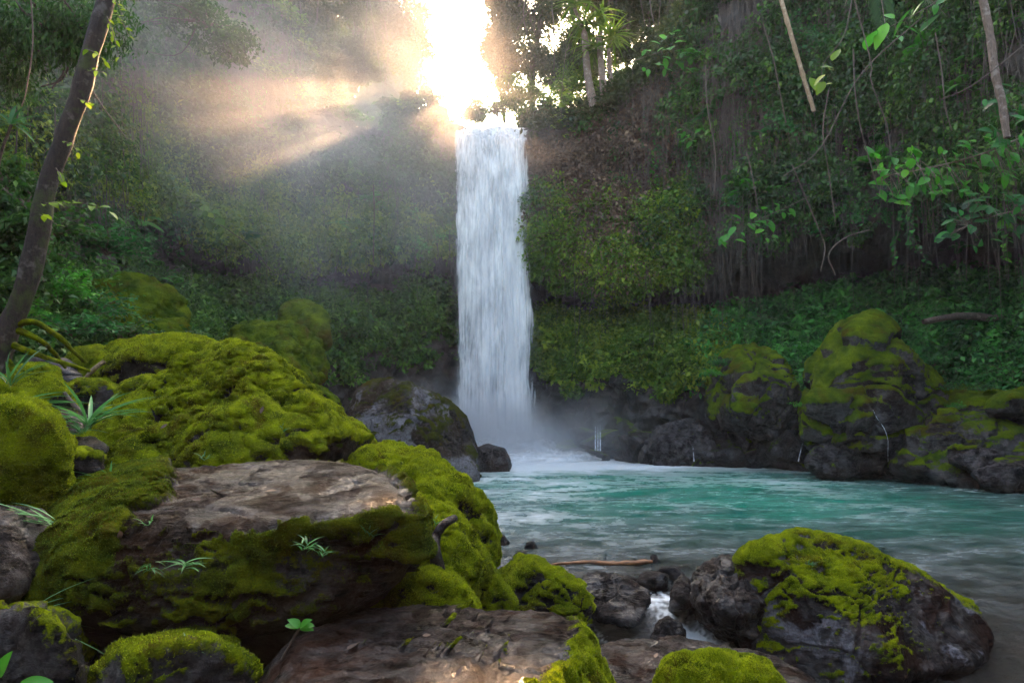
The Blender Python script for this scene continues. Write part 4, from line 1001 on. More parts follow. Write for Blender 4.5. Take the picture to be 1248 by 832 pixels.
def frond(base, d, L, npin, pl, rs, droop=.6, tone=.5, sets=None, parts=None, wr=.2, hang=.3):
    t = np.linspace(0, 1, 14); h = nrm(np.array([d[0], d[1], 0])+1e-6)
    pth = base+np.outer(t*L, nrm(np.asarray(d, float)))-np.outer(droop*L*t**2, [0, 0, 1.])
    parts.append(tube_arrays(pth, np.linspace(.012, .003, 14)*L, 5))
    tp = np.linspace(.12, 1, npin); P = np.stack([np.interp(tp, t, pth[:, k]) for k in range(3)], -1); tg = nrm(np.stack([np.interp(tp, t, np.gradient(pth, axis=0)[:, k]) for k in range(3)], -1))
    sd = nrm(np.cross(tg, [0, 0, 1.])); nn = np.cross(sd, tg)
    ln = pl*np.sin(np.pi*np.clip(.12+.86*tp, 0, 1))**.6
    for s_ in (1, -1):
        D = sd*s_+tg*.45-np.array([0, 0, hang]); sets.append(leafset(P, D, nn, ln, np.maximum(ln*wr, .012), tone+.12*rs.normal(size=npin), .1))
def mk_fern(v):
    r = np.random.RandomState(400+v); root = empty('fern', (0, 0, 0), 'fern', 'fern'); parts, sets = [], []
    for i in range(9):
        a = i*2.4; d = np.array([math.cos(a), math.sin(a), r.uniform(.4, 1.3)]); frond(np.zeros(3), d, r.uniform(.7, 1.1), 26, .24, r, .55, .5, sets, parts)
    V, Fc = cat_arrays(parts); mesh('stalk', V, Fc, M['vine'], root); LV, LF, T = join_leaves(sets)
    mesh('fronds', LV, LF, M[['leaf_right', 'leaf_cliff', 'leaf_bright'][v % 3]], root, {'tint': T}, False); return root
SHR, BRD, FRN = Kind(mk_shrub), Kind(mk_broad), Kind(mk_fern)

# shrubs on the cliffs (picture places seen in the photograph)
def face_rot(N, r): 
    q = Vector((N[0]*.7, N[1]*.7, N[2]*.7+.55)).normalized().to_track_quat('Z', 'Y').to_euler(); return (q.x, q.y, q.z)
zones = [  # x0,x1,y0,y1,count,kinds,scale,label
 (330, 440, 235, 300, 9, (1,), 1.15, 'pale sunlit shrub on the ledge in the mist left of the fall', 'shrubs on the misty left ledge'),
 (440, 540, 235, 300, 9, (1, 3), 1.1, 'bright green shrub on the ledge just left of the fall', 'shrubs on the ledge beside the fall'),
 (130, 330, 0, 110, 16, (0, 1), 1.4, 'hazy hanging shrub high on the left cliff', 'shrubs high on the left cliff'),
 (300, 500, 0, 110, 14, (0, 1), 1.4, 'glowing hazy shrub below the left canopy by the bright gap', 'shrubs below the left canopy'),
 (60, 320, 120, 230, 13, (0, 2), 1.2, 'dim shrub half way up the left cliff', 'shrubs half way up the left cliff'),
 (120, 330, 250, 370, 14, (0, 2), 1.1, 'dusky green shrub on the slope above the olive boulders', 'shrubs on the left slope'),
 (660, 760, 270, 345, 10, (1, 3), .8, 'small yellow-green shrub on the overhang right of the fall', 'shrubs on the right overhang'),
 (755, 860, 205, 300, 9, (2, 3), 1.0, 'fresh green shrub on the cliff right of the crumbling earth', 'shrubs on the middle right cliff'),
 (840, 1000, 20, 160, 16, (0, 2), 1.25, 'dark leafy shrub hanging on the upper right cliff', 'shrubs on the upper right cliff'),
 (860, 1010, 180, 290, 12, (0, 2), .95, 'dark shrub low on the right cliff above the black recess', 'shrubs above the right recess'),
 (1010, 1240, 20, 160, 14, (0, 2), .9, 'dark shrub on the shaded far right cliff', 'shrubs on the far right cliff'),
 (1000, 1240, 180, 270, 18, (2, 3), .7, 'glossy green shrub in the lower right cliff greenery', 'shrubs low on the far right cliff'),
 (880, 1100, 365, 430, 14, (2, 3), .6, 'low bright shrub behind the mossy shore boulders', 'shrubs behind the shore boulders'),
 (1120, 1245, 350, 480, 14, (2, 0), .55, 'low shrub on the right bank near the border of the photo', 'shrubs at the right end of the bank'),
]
rs = np.random.RandomState(9)
for x0, x1, y0, y1, cnt, kinds, sc, lab, grp in zones:
    for i in range(cnt):
        P, N = on_cliff(rs.uniform(x0, x1), rs.uniform(y0, y1), .05)
        SHR.put(kinds[i % len(kinds)], P, face_rot(N, rs), float(sc*rs.uniform(.7, 1.25)), lab, grp)
for x0, x1, y0, y1, cnt, sc, lab, grp in [(930, 1110, 345, 420, 15, 1.0, 'large-leaved plant along the top of the right bank', 'large-leaved plants on the right bank'),
                                     (860, 950, 375, 420, 7, .8, 'large-leaved plant left of the brown-green boulder', 'large-leaved plants near the brown-green boulder'),
                                     (1130, 1245, 345, 430, 9, .75, 'large-leaved plant in the shade at the right border', 'large-leaved plants at the right border'),
                                     (1050, 1245, 165, 260, 16, .8, 'large-leaved climber on the far right cliff', 'large-leaved climbers on the far right cliff')]:
    for i in range(cnt):
        P, N = on_cliff(rs.uniform(x0, x1), rs.uniform(y0, y1), .1); BRD.put(i % 3, P, (rs.uniform(-.3, .3), rs.uniform(-.3, .3), rs.uniform(0, 6.3)), float(sc*rs.uniform(.8, 1.3)), lab, grp)
for j, (px, py, sc, lab) in enumerate([(940, 172, 1.5, 'arching fern hanging in front of the hanging roots, below the dead bamboo'), (935, 125, 1.5, 'feathery fern above the arching one, left of the dead bamboo'), (1070, 205, 1.3, 'wide dark fern on the right cliff, half hidden by broad leaves'),
      (1080, 170, 1.1, 'small fern above the wide dark fern'), (985, 352, 1.1, 'bright fern at the back of the right bank'), (905, 380, 1.0, 'fern at the left end of the right bank'), (745, 235, 1.0, 'little fern on the crumbling brown earth'),
      (60, 300, .9, 'light green fern on the slope behind the leaning tree'), (110, 320, .9, 'fern above the olive mossy boulder'), (40, 400, .7, 'fern beside the roots of the leaning tree'), (20, 240, .9, 'dusky fern left of the leaning tree'),
      (180, 330, 1.0, 'grey-green fern beside the upper olive boulder'), (1170, 300, .8, 'dim fern on the right border above the bank')]):
    P, N = on_cliff(px, py, .1); FRN.put(j % 3, P, (rs.uniform(-.2, .2), rs.uniform(-.2, .2), rs.uniform(0, 6.3)), sc, lab)

def mk_climber(v):
    r = np.random.RandomState(500+v); root = empty('leafy_vine', (0, 0, 0), 'vine', 'vine'); parts, sets = [], []
    for k_ in range(3):
        l = r.uniform(1.6, 3.4); t = np.linspace(0, 1, 12); pth = np.stack([r.uniform(-.4, .4)+.18*np.sin(t*5+k_), r.uniform(-.1, .1)+.08*np.sin(t*7), -l*t], -1); parts.append(tube_arrays(pth, .012, 5))
        for q in np.linspace(0, 1, int(l*11)):
            p_ = np.array([np.interp(q, t, pth[:, j_]) for j_ in range(3)]); a_ = r.uniform(0, 6.28); L = r.uniform(.14, .30)
            sets.append(bigleaf(p_, np.array([math.cos(a_), math.sin(a_), -.5]), nrm(np.array([0, 0, 1.])+r.normal(size=3)*.5), L, L*.75, .5+.28*r.normal(), 4, .2))
    V, Fc = cat_arrays(parts); mesh('stem', V, Fc, M['vine'], root); LV, LF, T = join_leaves(sets)
    mesh('leaves', LV, LF, M[['leaf_right', 'leaf_bright', 'leaf_cliff', 'leaf_right'][v % 4]], root, {'tint': T}, False); return root
CLB = Kind(mk_climber)
for x0, x1, y0, y1, cnt, sc, lab, grp in [(750, 860, 60, 240, 14, 1.0, 'leafy vine trailing over the hanging roots right of the fall', 'leafy vines over the hanging roots'), (860, 1010, 0, 220, 26, 1.0, 'dark leafy vine trailing down the upper right cliff', 'leafy vines on the upper right cliff'),
        (1010, 1245, 0, 230, 24, .8, 'leafy vine in the gloom of the far right cliff', 'leafy vines on the far right cliff'), (120, 330, 20, 240, 18, .9, 'hazy leafy vine hanging on the left cliff', 'leafy vines on the left cliff')]:
    for i in range(cnt):
        P, N = on_cliff(rs.uniform(x0, x1), rs.uniform(y0, y1), .25); CLB.put(i % 4, P, (0, 0, rs.uniform(0, 6.3)), float(sc*rs.uniform(.7, 1.3)), lab, grp)

# ferns and big-leaved clumps among the creepers
for x0, x1, y0, y1, cnt, sc, lab, grp in [(850, 1010, 70, 270, 14, 1.25, 'fern sprouting from the dark right cliff', 'ferns on the right cliff'), (1010, 1245, 60, 250, 12, .95, 'fern in the gloom of the far right cliff', 'ferns on the far right cliff'),
       (350, 545, 240, 310, 10, 1.1, 'fern drooping from the ledge left of the fall', 'ferns on the ledge left of the fall'), (880, 1240, 350, 430, 18, .75, 'fern among the plants of the right bank', 'ferns on the right bank'), (90, 330, 260, 380, 12, 1.0, 'grey-green fern on the misty left slope', 'ferns on the misty left slope')]:
    for i in range(cnt):
        P, N = on_cliff(rs.uniform(x0, x1), rs.uniform(y0, y1), .3); FRN.put(i % 3, P, (rs.uniform(-.4, .4), rs.uniform(-.4, .4), rs.uniform(0, 6.3)), float(sc*rs.uniform(.8, 1.35)), lab, grp)
for i, (px, py, Y, sc) in enumerate([(866, 452, 24.5, .55), (878, 440, 25, .6), (988, 462, 22.5, .6), (1000, 446, 22.5, .6), (984, 490, 22, .5), (1150, 470, 20.5, .5), (1163, 492, 20, .4), (1138, 440, 21.5, .6), (1020, 425, 22, .5), (960, 440, 25, .6), (1245, 480, 18.5, .45), (1195, 470, 20, .5)]):
    SHR.put((3, 2)[i % 2], at(px, py+6, Y), (0, 0, i*2.1), sc, 'small bright shrub tucked against the mossy shore boulders', 'shrubs tucked against the shore boulders')

# left slope close to the camera: bushy ferns and shrubs by the leaning tree
for i, (px, py, Y, k, sc, lab) in enumerate([
     (35, 330, 11.0, 3, .8, 'yellow-green shrub behind the leaning tree, upper left slope'), (70, 360, 11.5, 3, .8, 'yellow-green shrub right of the leaning tree'), (115, 375, 12.5, 2, .9, 'green shrub between the leaning tree and the olive boulder'),
     (150, 405, 12.5, 0, .8, 'greyish low shrub in front of the olive boulder'), (90, 400, 10.5, 2, .8, 'dense fine-leaved shrub at the foot of the leafy slope'), (200, 410, 15, 0, .9, 'dim shrub right of the olive boulder, beside the dark gap'),
     (10, 380, 9.5, 3, .6, 'shrub on the left border behind the leaning tree roots'), (130, 300, 15, 2, 1.2, 'hazy round shrub above the olive boulder'), (60, 280, 13, 0, 1.1, 'dark shrub high on the left slope')]):
    SHR.put(k, at(px, py+10, Y), (0, 0, i*1.3), sc, lab)

# ---- trees
def tree(name, base, pts, rad, crowns, label, bark='bark', leaf='leaf_canopy', leafL=.16, n_leaf=5000, seed=1, cat='tree', limbs=True, hang=.2, wr=.5):
    r = np.random.RandomState(seed); base = np.asarray(base, float); root = empty(name, base, label, cat)
    pth = spline(pts, 30); parts = [tube_arrays(pth, np.interp(np.linspace(0, 1, 30), np.linspace(0, 1, len(rad)), rad), 12)]
    V = parts[0][0]; V += nrm(V-np.repeat(pth, 12, 0))*(np.repeat(np.interp(np.linspace(0, 1, 30), np.linspace(0, 1, len(rad)), rad), 12)*.22*perlin(V*np.array([6, 6, 2.5])))[:, None]
    sets = []
    for c, cr in crowns:
        c = np.asarray(c, float); cr = np.asarray(cr, float)*np.ones(3)
        if limbs:
            s_ = pth[r.randint(16, 30)]
            for _ in range(5):
                e = c+r.normal(size=3)*cr*.45; mid = (s_+e)/2+r.normal(size=3)*.12*np.linalg.norm(e-s_)
                parts.append(tube_arrays(spline([s_, mid, e], 10), np.linspace(rad[-1]*.6+.01, .012, 10), 6))
        nc = 26; cc = c+nrm(r.normal(size=(nc, 3)))*(r.rand(nc, 1)**.45)*cr; k = int(n_leaf/len(crowns)/nc)
        sz = (.18+.22*r.rand(nc))*cr.mean()
        P = np.repeat(cc, k, 0)+r.normal(size=(nc*k, 3))*np.repeat(sz, k)[:, None]*np.array([.75, .75, .5]); m = len(P)
        D = nrm(r.normal(size=(m, 3))-np.array([0, 0, hang*2])); L = leafL*r.uniform(.6, 1.2, m)
        sets.append(leafset(P, D, nrm(np.array([0, 0, .8])+r.normal(size=(m, 3))*.6), L, L*wr*r.uniform(.8, 1.2, m), .45+np.repeat(.15*r.normal(size=nc), k)+.2*r.normal(size=m)))
    V, Fc = cat_arrays(parts); mesh('trunk', V, Fc, M[bark], root, None, True, base)
    if sets:
        LV, LF, T = join_leaves(sets); mesh('crown', LV, LF, M[leaf], root, {'tint': T}, False, base)
    return root
A_ = at
# canopy trees left of the bright gap
tree('canopy_tree', at(430, 110, 35.5), [at(430, 110, 35.5), at(440, 60, 35.5), at(425, -40, 36), at(430, -120, 36)], [.35, .28, .2, .12],
     [(at(440, 0, 35), (2.6, 2.5, 2.4)), (at(478, 45, 35), (2.0, 2, 1.9)), (at(400, 40, 34.5), (2.4, 2, 2.2)), (at(470, -50, 35.5), (2.8, 2.4, 2.2)), (at(415, 75, 34.5), (1.8, 1.6, 1.1)), (at(497, 15, 35), (1.9, 1.3, 2.4)), (at(500, -50, 35), (2, 1.5, 2)), (at(472, 128, 34.3), (.4, .35, .22)), (at(505, 60, 34.6), (1.1, .8, 1.6)), (at(520, 112, 34.6), (.32, .3, .22)), (at(498, 118, 34.6), (.35, .3, .2)), (at(440, 90, 34.3), (1.2, .9, .4))], 'backlit leafy tree on the cliff top left of the bright gap', n_leaf=62000, leafL=.23, seed=1)
tree('canopy_tree', at(515, 140, 35), [at(515, 145, 35), at(512, 120, 35), at(505, 95, 35)], [.09, .07, .04],
     [(at(505, 98, 35), (.9, .6, .35)), (at(528, 128, 34.6), (.35, .3, .25))], 'small sunlit tree at the edge of the fall, left side', n_leaf=5000, leafL=.15, seed=2)
tree('canopy_tree', at(360, 60, 33), [at(350, 60, 33), at(355, -20, 33), at(340, -140, 33)], [.3, .22, .14],
     [(at(370, -10, 32.5), (2.6, 2, 2)), (at(320, 10, 31.5), (2.4, 2, 2)), (at(380, -90, 33), (3, 2.5, 2.2)), (at(355, 60, 31.5), (2.2, 1.5, 1.3)), (at(320, 60, 30), (2.4, 1.5, 1.8)), (at(370, 105, 30.5), (1.8, 1.3, 1.2))], 'hazy broad tree high on the left cliff, left of the backlit tree', n_leaf=30000, leafL=.22, seed=3)
# trees right of the gap
tree('canopy_tree', at(660, 150, 37), [at(650, 155, 37), at(648, 90, 37), at(660, 20, 37), at(668, -60, 37)], [.26, .2, .16, .1],
     [(at(640, 20, 37), (2.3, 2, 2.1)), (at(690, 5, 37), (2.0, 2, 2)), (at(650, 75, 37), (1.9, 1.6, 1.5)), (at(612, 60, 37), (1.2, 1.2, 1.5)), (at(612, 5, 37), (1.4, 1.3, 1.8)), (at(690, 90, 36.5), (1.8, 1.4, 1.3)), (at(700, 60, 37), (1.5, 1.5, 1.2)), (at(640, -60, 37), (2.6, 2.4, 2))], 'backlit tree with open crown just right of the bright gap', n_leaf=48000, leafL=.22, seed=4)
tree('canopy_tree', at(600, 150, 36), [at(610, 152, 36), at(606, 140, 36), at(600, 128, 36)], [.07, .06, .04],
     [(at(597, 132, 36), (1.35, 1, .75)), (at(628, 128, 36.2), (1.2, 1, .9)), (at(578, 140, 36), (.7, .7, .4)), (at(620, 108, 36.4), (1.2, 1, .9)), (at(640, 118, 36.4), (1.3, 1, 1.0))], 'low golden bush growing at the brink of the fall', n_leaf=14000, leafL=.16, seed=5, leaf='leaf_moss', cat='bush')
tree('canopy_tree', at(680, 150, 36), [at(690, 150, 36), at(684, 110, 36), at(680, 90, 36)], [.1, .08, .05],
     [(at(672, 125, 35.5), (1.4, 1.1, 1.2)), (at(700, 110, 35.5), (1.4, 1.1, 1.5)), (at(650, 142, 35.6), (1.1, .9, .6)), (at(720, 118, 35.8), (1.2, 1, 1.0)), (at(755, 105, 35.8), (1.3, 1, 1.1))], 'yellow-lit bush on the rim right of the fall', n_leaf=15000, leafL=.17, seed=6, leaf='leaf_moss', cat='bush')
for i, (px, w) in enumerate([(615, .10), (722, .16), (760, .13), (795, .12), (812, .16)]):
    tree('slender_tree', at(px, 140, 38), [at(px, 150-(px-615)*.2, 38), at(px+(-12, 10, 6, -4, 8)[i], 40, 38), at(px+(-6, 24, 0, -14, 14)[i], -120, 38)], [w*1.2, w, w*.7],
         [(at(px+(-4, 15, 5, -15, 20)[i], (45, -5, 20, 5, 30)[i], 38.5), (1.5, 1.4, 1.9)), (at(px+5, -60, 38.5), (2.2, 2, 2)), (at(px+12, 15, 38.5), (1.6, 1.4, 1.6)), (at(px, (80, 75, 60, 62, 50)[i], 37.5), (1.2, 1.1, 1.2))],
         'slender silhouetted tree on the right cliff top, ' + ['closest to the bright gap', 'behind the drooping-leaved tree', 'second right of the drooping-leaved tree', 'between two paler trunks', 'farthest right before the dark cliff'][i], n_leaf=15000, leafL=.24, seed=20+i)
# drooping strap-leaved tree with twin trunk
tb = at(735, 128, 33.6); root = empty('strap_leaved_tree', tb, 'tree with a crown of drooping strap leaves and paired trunks, right of the fall top', 'tree')
parts = []
for a, b, w in [((724, 132), (712, 40), .22), ((738, 132), (730, 45), .20), ((746, 128), (742, 60), .14), ((716, 60), (700, 10), .13)]:
    q0, q1 = at(*a, 33.5), at(*b, 33.6); parts.append(tube_arrays(spline([q0, (q0+q1)/2+rs.normal(size=3)*.1, q1], 12), np.linspace(w*1.2, w*.8, 12), 9))
V, Fc = cat_arrays(parts); mesh('trunk', V, Fc, M['bark_pale'], root, None, True, tb)
sets = []
for px, py in [(712, 30), (732, 20), (700, 5), (745, 45), (722, 60)]:
    c0 = at(px, py, 33.4)
    for i in range(44):
        a = rs.uniform(0, 6.28); d = np.array([math.cos(a), math.sin(a), rs.uniform(-.3, .9)]); sets.append(bigleaf(c0+rs.normal(size=3)*.12, d, np.array([0, 0, 1.]), rs.uniform(.9, 1.6), rs.uniform(.09, .15), rs.uniform(.2, .9), 6, rs.uniform(.5, .95)))
LV, LF, T = join_leaves(sets); mesh('crown', LV, LF, M['leaf_moss'], root, {'tint': T}, False, tb)

# the leaning tree on the left
lt = [(150, -60), (131, 0), (112, 60), (97, 115), (78, 170), (58, 225), (45, 290), (32, 345), (12, 395), (-6, 430), (-14, 470)]
lp = [at(x_, y_, 6.0-.0*k) for k, (x_, y_) in enumerate(lt)]
root = tree('leaning_tree', lp[-1], lp[::-1], [.18, .14, .105, .09, .092, .09, .086, .088, .084, .082, .08], [], 'leaning mottled tree trunk in the left foreground with climbing leaves', bark='bark_left', seed=40)
parts = []
for (x1, y1, x2, y2, x3, y3, w) in [(10, 400, 50, 395, 105, 442, .045), (5, 415, 40, 430, 110, 452, .04), (0, 430, 30, 470, 60, 480, .05), (-10, 420, -40, 450, -80, 470, .07), (10, 400, 50, 415, 80, 448, .035)]:
    parts.append(tube_arrays(spline([at(x1, y1, 6), at(x2, y2, 6.1), at(x3, y3, 6.6)], 14), np.linspace(w, w*.4, 14), 8))
V, Fc = cat_arrays(parts); V += nrm(V-V.mean(0))*(.02*perlin(V*5))[:, None]
mk_m = rock_mat('mossy_root', (.03, .02, .012), (.09, .06, .03), (.08, .05, .02), 1.5, 0, .6)
mesh('roots', V, Fc, mk_m, root, {'moss': np.full(len(V), .62)}, True, lp[-1])
sets, parts = [], []
def sprig(p0, p1, n, L, rs, tone=.5, hang=.1, w=.6, rad=.006):
    pm = (p0+p1)/2+np.array([0, 0, .06])*np.linalg.norm(p1-p0); pth = spline([p0, pm, p1], 10); parts.append(tube_arrays(pth, np.linspace(rad, rad*.4, 10), 5))
    for i in range(n):
        t = (i+1)/n*9; q = pth[min(9, int(t))]; d = nrm(p1-p0)*.5+rs.normal(size=3)*np.array([.7, .7, .45]); l = L*rs.uniform(.7, 1.2)
        sets.append(bigleaf(q, d, nrm(np.array([0, -.35, 1.])+rs.normal(size=3)*.2), l, l*w*rs.uniform(.8, 1.1), tone+.2*rs.normal(), 6, .25))
for (x0, y0, x1, y1, n_, L) in [(105, 60, 128, 75, 5, .08), (104, 88, 125, 88, 4, .08), (95, 120, 120, 138, 4, .09), (78, 172, 95, 186, 5, .08), (68, 205, 76, 222, 3, .08), (50, 250, 75, 248, 6, .10), (75, 248, 132, 258, 8, .11), (48, 262, 70, 275, 4, .09),
                             (135, -5, 150, 20, 7, .07), (135, 10, 158, 45, 8, .07), (130, 20, 145, 70, 8, .07)]:
    sprig(at(x0, y0, 5.9), at(x1, y1, 5.75), n_, L, rs, .6)
V, Fc = cat_arrays(parts); [mesh('twig', tv, tf, M['vine'], root, None, True, lp[-1]) for tv, tf in parts]; LV, LF, T = join_leaves(sets)
mesh('climbing_leaves', LV, LF, M['leaf_lime'], root, {'tint': T}, False, lp[-1])

# overhanging foliage in the top corners
def bough(name, pts, Y, rad, tufts_, label, leaf, L, n_, seed, wr=.5, bark='bark', cat='branch', hang=.3):
    P = [at(a, b, Y+k*.1) for k, (a, b) in enumerate(pts)]
    return tree(name, P[0], P, rad, [(at(a, b, Y+rs.uniform(-.4, .4)), (r_, r_, r_*.8)) for a, b, r_ in tufts_], label, bark, leaf, L, n_, seed, cat, True, hang, wr)
bough('overhanging_bough', [(-90, -60), (-20, -20), (50, 10), (110, 60)], 9, [.09, .06, .04, .015], [(10, 10, .8), (60, 20, .8), (90, 50, .5), (30, 60, .7), (0, 90, .6), (120, 20, .6)], 'feathery drooping bough in the upper left corner', 'leaf_cliff', .12, 9000, 51, .28, hang=.9)
bough('overhanging_bough', [(-60, 120), (-20, 180), (20, 250), (40, 300)], 9.5, [.05, .04, .03, .015], [(0, 220, .5), (15, 270, .5), (30, 310, .5), (-10, 330, .7)], 'dense dark bough on the left border beside the leaning tree', 'leaf_cliff', .12, 8000, 52, .5)
bough('overhanging_bough', [(165, -60), (190, -20), (230, 15), (280, 55)], 17, [.09, .06, .04, .02], [(190, -10, 1.0), (240, 25, .9), (280, 55, .7), (150, 30, .9)], 'hazy leafy bough reaching down from the top left, right of the trunk', 'leaf_cliff', .17, 6000, 53, .5)
# leafy branch hovering before the misty left wall
def spray(name, stem, Y, leaves, L, label, leaf, w=.65, rad=.014, bark='vine', seed=0, Yd=0.0):
    global sets, parts
    r = np.random.RandomState(seed+900); P = [at(a, b, Y+Yd*k) for k, (a, b) in enumerate(stem)]; root = empty(name, P[0], label, 'branch')
    pth = spline(P, 24); parts = [tube_arrays(pth, np.linspace(rad, rad*.35, 24), 6)]; sets = []
    leaves = list(leaves)+[(a+r.uniform(-9, 9), b+r.uniform(-7, 9)) for a, b in leaves if Y > 16 or len(leaves) > 15]
    for a, b in leaves:
        q = at(a, b, Y+r.uniform(-.15, .15)*L*5); k = int(np.argmin(np.linalg.norm(pth-q, axis=1))); l = L*r.uniform(.55, 1.2)
        d = nrm(q-pth[k]+1e-4); parts.append(tube_arrays(np.array([pth[k], (pth[k]+q)/2+[0, 0, .02], q]), [rad*.3, rad*.25, rad*.2], 4))
        dd = nrm(np.array([d[0], -.25, d[2]*.4-.1])+r.normal(size=3)*.42)
        sets.append(bigleaf(q-dd*l*.4, dd, nrm(np.array([0, -.75, .75])+r.normal(size=3)*.2), l, l*w, .5+.25*r.normal(), 7, .15))
    V, Fc = cat_arrays(parts); mesh('stem', V, Fc, M[bark], root, None, True, P[0]); LV, LF, T = join_leaves(sets); mesh('leaves', LV, LF, M[leaf], root, {'tint': T}, False, P[0])
    return root
spray('leafy_branch', [(330, 330), (305, 300), (270, 275), (235, 250), (212, 242)], 21.5, [(212, 243), (228, 238), (243, 240), (238, 250), (232, 257), (250, 255), (244, 264), (256, 262), (265, 270), (262, 258), (255, 274), (270, 280), (222, 247)], .42, 'pale round-leaved branch standing out against the misty left wall', 'leaf_moss', .7, .02, seed=1)
spray('leafy_branch', [(985, 240), (960, 252), (930, 265), (905, 278), (880, 292)], 24, [(940, 258), (930, 270), (918, 262), (915, 275), (905, 285), (900, 272), (885, 290), (890, 283), (925, 282), (935, 292), (945, 288), (940, 275), (955, 262), (948, 250), (965, 258), (880, 296)], .42, 'vivid green leafy branch hanging above the dark recess, right of centre', 'leaf_bright', .62, .02, seed=2)
spray('leafy_branch', [(800, 135), (825, 150), (845, 162), (870, 168)], 28, [(830, 158), (838, 165), (850, 160), (846, 172), (860, 168), (870, 165), (842, 178), (832, 172)], .42, 'small bright leafy twig in front of the hanging roots', 'leaf_bright', .5, .02, seed=3)
spray('leafy_branch', [(760, 80), (785, 70), (810, 62), (835, 52)], 29, [(790, 62), (800, 52), (812, 70), (820, 58), (830, 45), (838, 62), (800, 78), (815, 85), (828, 78), (842, 72), (790, 88), (825, 38), (840, 85), (808, 45)], .6, 'bright backlit leafy branch at the top, right of the drooping tree', 'leaf_bright', .62, .02, seed=4)
spray('leafy_branch', [(1040, -10), (1030, 40), (1016, 62), (1004, 78), (1000, 100)], 12, [(1018, 68), (1006, 82), (1012, 84), (993, 104), (1001, 106), (1008, 103), (1000, 96)], .32, 'few large glowing leaves hanging beside the dead bamboo', 'leaf_lime', .62, .012, seed=5)
spray('leafy_branch', [(1180, -40), (1150, -5), (1120, 15), (1090, 30)], 13, [(1100, 25), (1085, 20), (1110, 35), (1075, 40), (1120, 8), (1140, 10), (1095, 45), (1130, 30), (1060, 50), (1150, 0)], .62, 'broad bright leaves at the top edge near the palm fronds', 'leaf_bright', .4, .02, seed=6)
spray('leafy_branch', [(1290, 150), (1240, 170), (1190, 190), (1130, 205), (1075, 215)], 15, [(x_+rs.uniform(-8, 8), 192+rs.uniform(-28, 42)+(1250-x_)*.09) for x_ in np.linspace(1062, 1262, 64)], .36, 'long spreading leafy branch reaching in from the right border', 'leaf_bright', .55, .03, 'bark_pale', seed=7)
spray('leafy_branch', [(1290, 250), (1250, 255), (1215, 262), (1180, 275)], 14.5, [(x_+rs.uniform(-8, 8), 262+rs.uniform(-30, 34)) for x_ in np.linspace(1150, 1262, 34)], .33, 'lower leafy branch at the right border above the dark recess', 'leaf_right', .55, .025, 'bark_pale', seed=8)
spray('leafy_branch', [(1290, 60), (1262, 110), (1240, 140), (1215, 160)], 14, [(1200+rs.uniform(0, 55), 140+rs.uniform(-30, 40)) for _ in range(22)], .34, 'dark leafy branch beside the pale bare trunk on the right', 'leaf_right', .5, .02, seed=9)
spray('yellow_leafed_vine', [(690, 60), (686, 95), (684, 130), (684, 160)], 33.5, [(675+rs.uniform(0, 20), 95+rs.uniform(0, 65)) for _ in range(34)], .34, 'glowing yellow leaves trailing down the rim right of the fall', 'leaf_lime', .7, .02, seed=10)['category'] = 'vine'

# palm fronds at the top right
pr_ = at(1068, -30, 14); root = empty('palm', pr_, 'silvery drooping palm fronds at the top edge, right side', 'palm'); parts, sets = [], []
for dx, dz, L in [(-.5, -.1, 1.6), (-.15, -.4, 1.5), (.25, -.2, 1.5), (.6, 0, 1.6), (-.9, .2, 1.5)]:
    frond(pr_, np.array([dx, -.3, dz]), L, 46, .5, rs, .75, .3, sets, parts, .07, 1.0)
parts.append(tube_arrays(spline([pr_+[.5, .6, 2.2], pr_+[.2, .2, .9], pr_], 8), np.linspace(.12, .08, 8), 9))
V, Fc = cat_arrays(parts); mesh('stalk', V, Fc, M['bark_pale'], root, None, True, pr_); LV, LF, T = join_leaves(sets); mesh('fronds', LV, LF, M['leaf_cliff'], root, {'tint': T}, False, pr_)
# pandanus-like rosette on the left border
pr_ = at(14, 152, 8.5); root = empty('rosette_plant', pr_, 'rosette of long dark finger-like leaves on the left border', 'plant'); sets = []
for a in np.linspace(-.6, 3.9, 13):
    sets.append(bigleaf(pr_, np.array([math.cos(a), -.3+rs.uniform(-.3, .3), math.sin(a)*.6+.1]), np.array([0, -.4, 1.]), rs.uniform(.34, .46), .065, rs.uniform(.2, .7), 8, .45))
LV, LF, T = join_leaves(sets); mesh('leaves', LV, LF, M['leaf_right'], root, {'tint': T}, False, pr_)
parts = [tube_arrays(spline([pr_, pr_+[-.3, .2, -.5], pr_+[-.6, .5, -1.6]], 8), .02, 6)]; V, Fc = cat_arrays(parts); mesh('stem', V, Fc, M['vine'], root, None, True, pr_)

# dead bamboo, pale trunk, vines
def pole(name, pts, Y, rad, mat, label, cat, nodes=False, dy=0.0):
    P = [at(a, b, Y+dy*k) for k, (a, b) in enumerate(pts)]; m = 40; pth = spline(P, m); rr = np.interp(np.linspace(0, 1, m), np.linspace(0, 1, len(rad)), rad)
    if nodes: rr = rr*(1+.18*(np.arange(m) % 6 == 0))
    V, Fc = tube_arrays(pth, rr, 10); V += nrm(V-np.repeat(pth, 10, 0))*(np.repeat(rr, 10)*.18*perlin(V*5))[:, None]
    return tag(mesh(name, V, Fc, M[mat], None, None, True, P[-1]), label, cat)
pole('dead_bamboo', [(938, -50), (952, 0), (972, 70), (992, 136)], 15, [.06, .055, .055, .05], 'bamboo', 'straight tan dead bamboo hanging down in front of the right cliff', 'bamboo', True)
pole('bare_trunk', [(1188, -60), (1198, 0), (1206, 40), (1213, 90), (1222, 130), (1227, 168)], 13, [.09, .085, .08, .085, .08, .07], 'bark_pale', 'pale crooked bare trunk at the upper right', 'trunk')
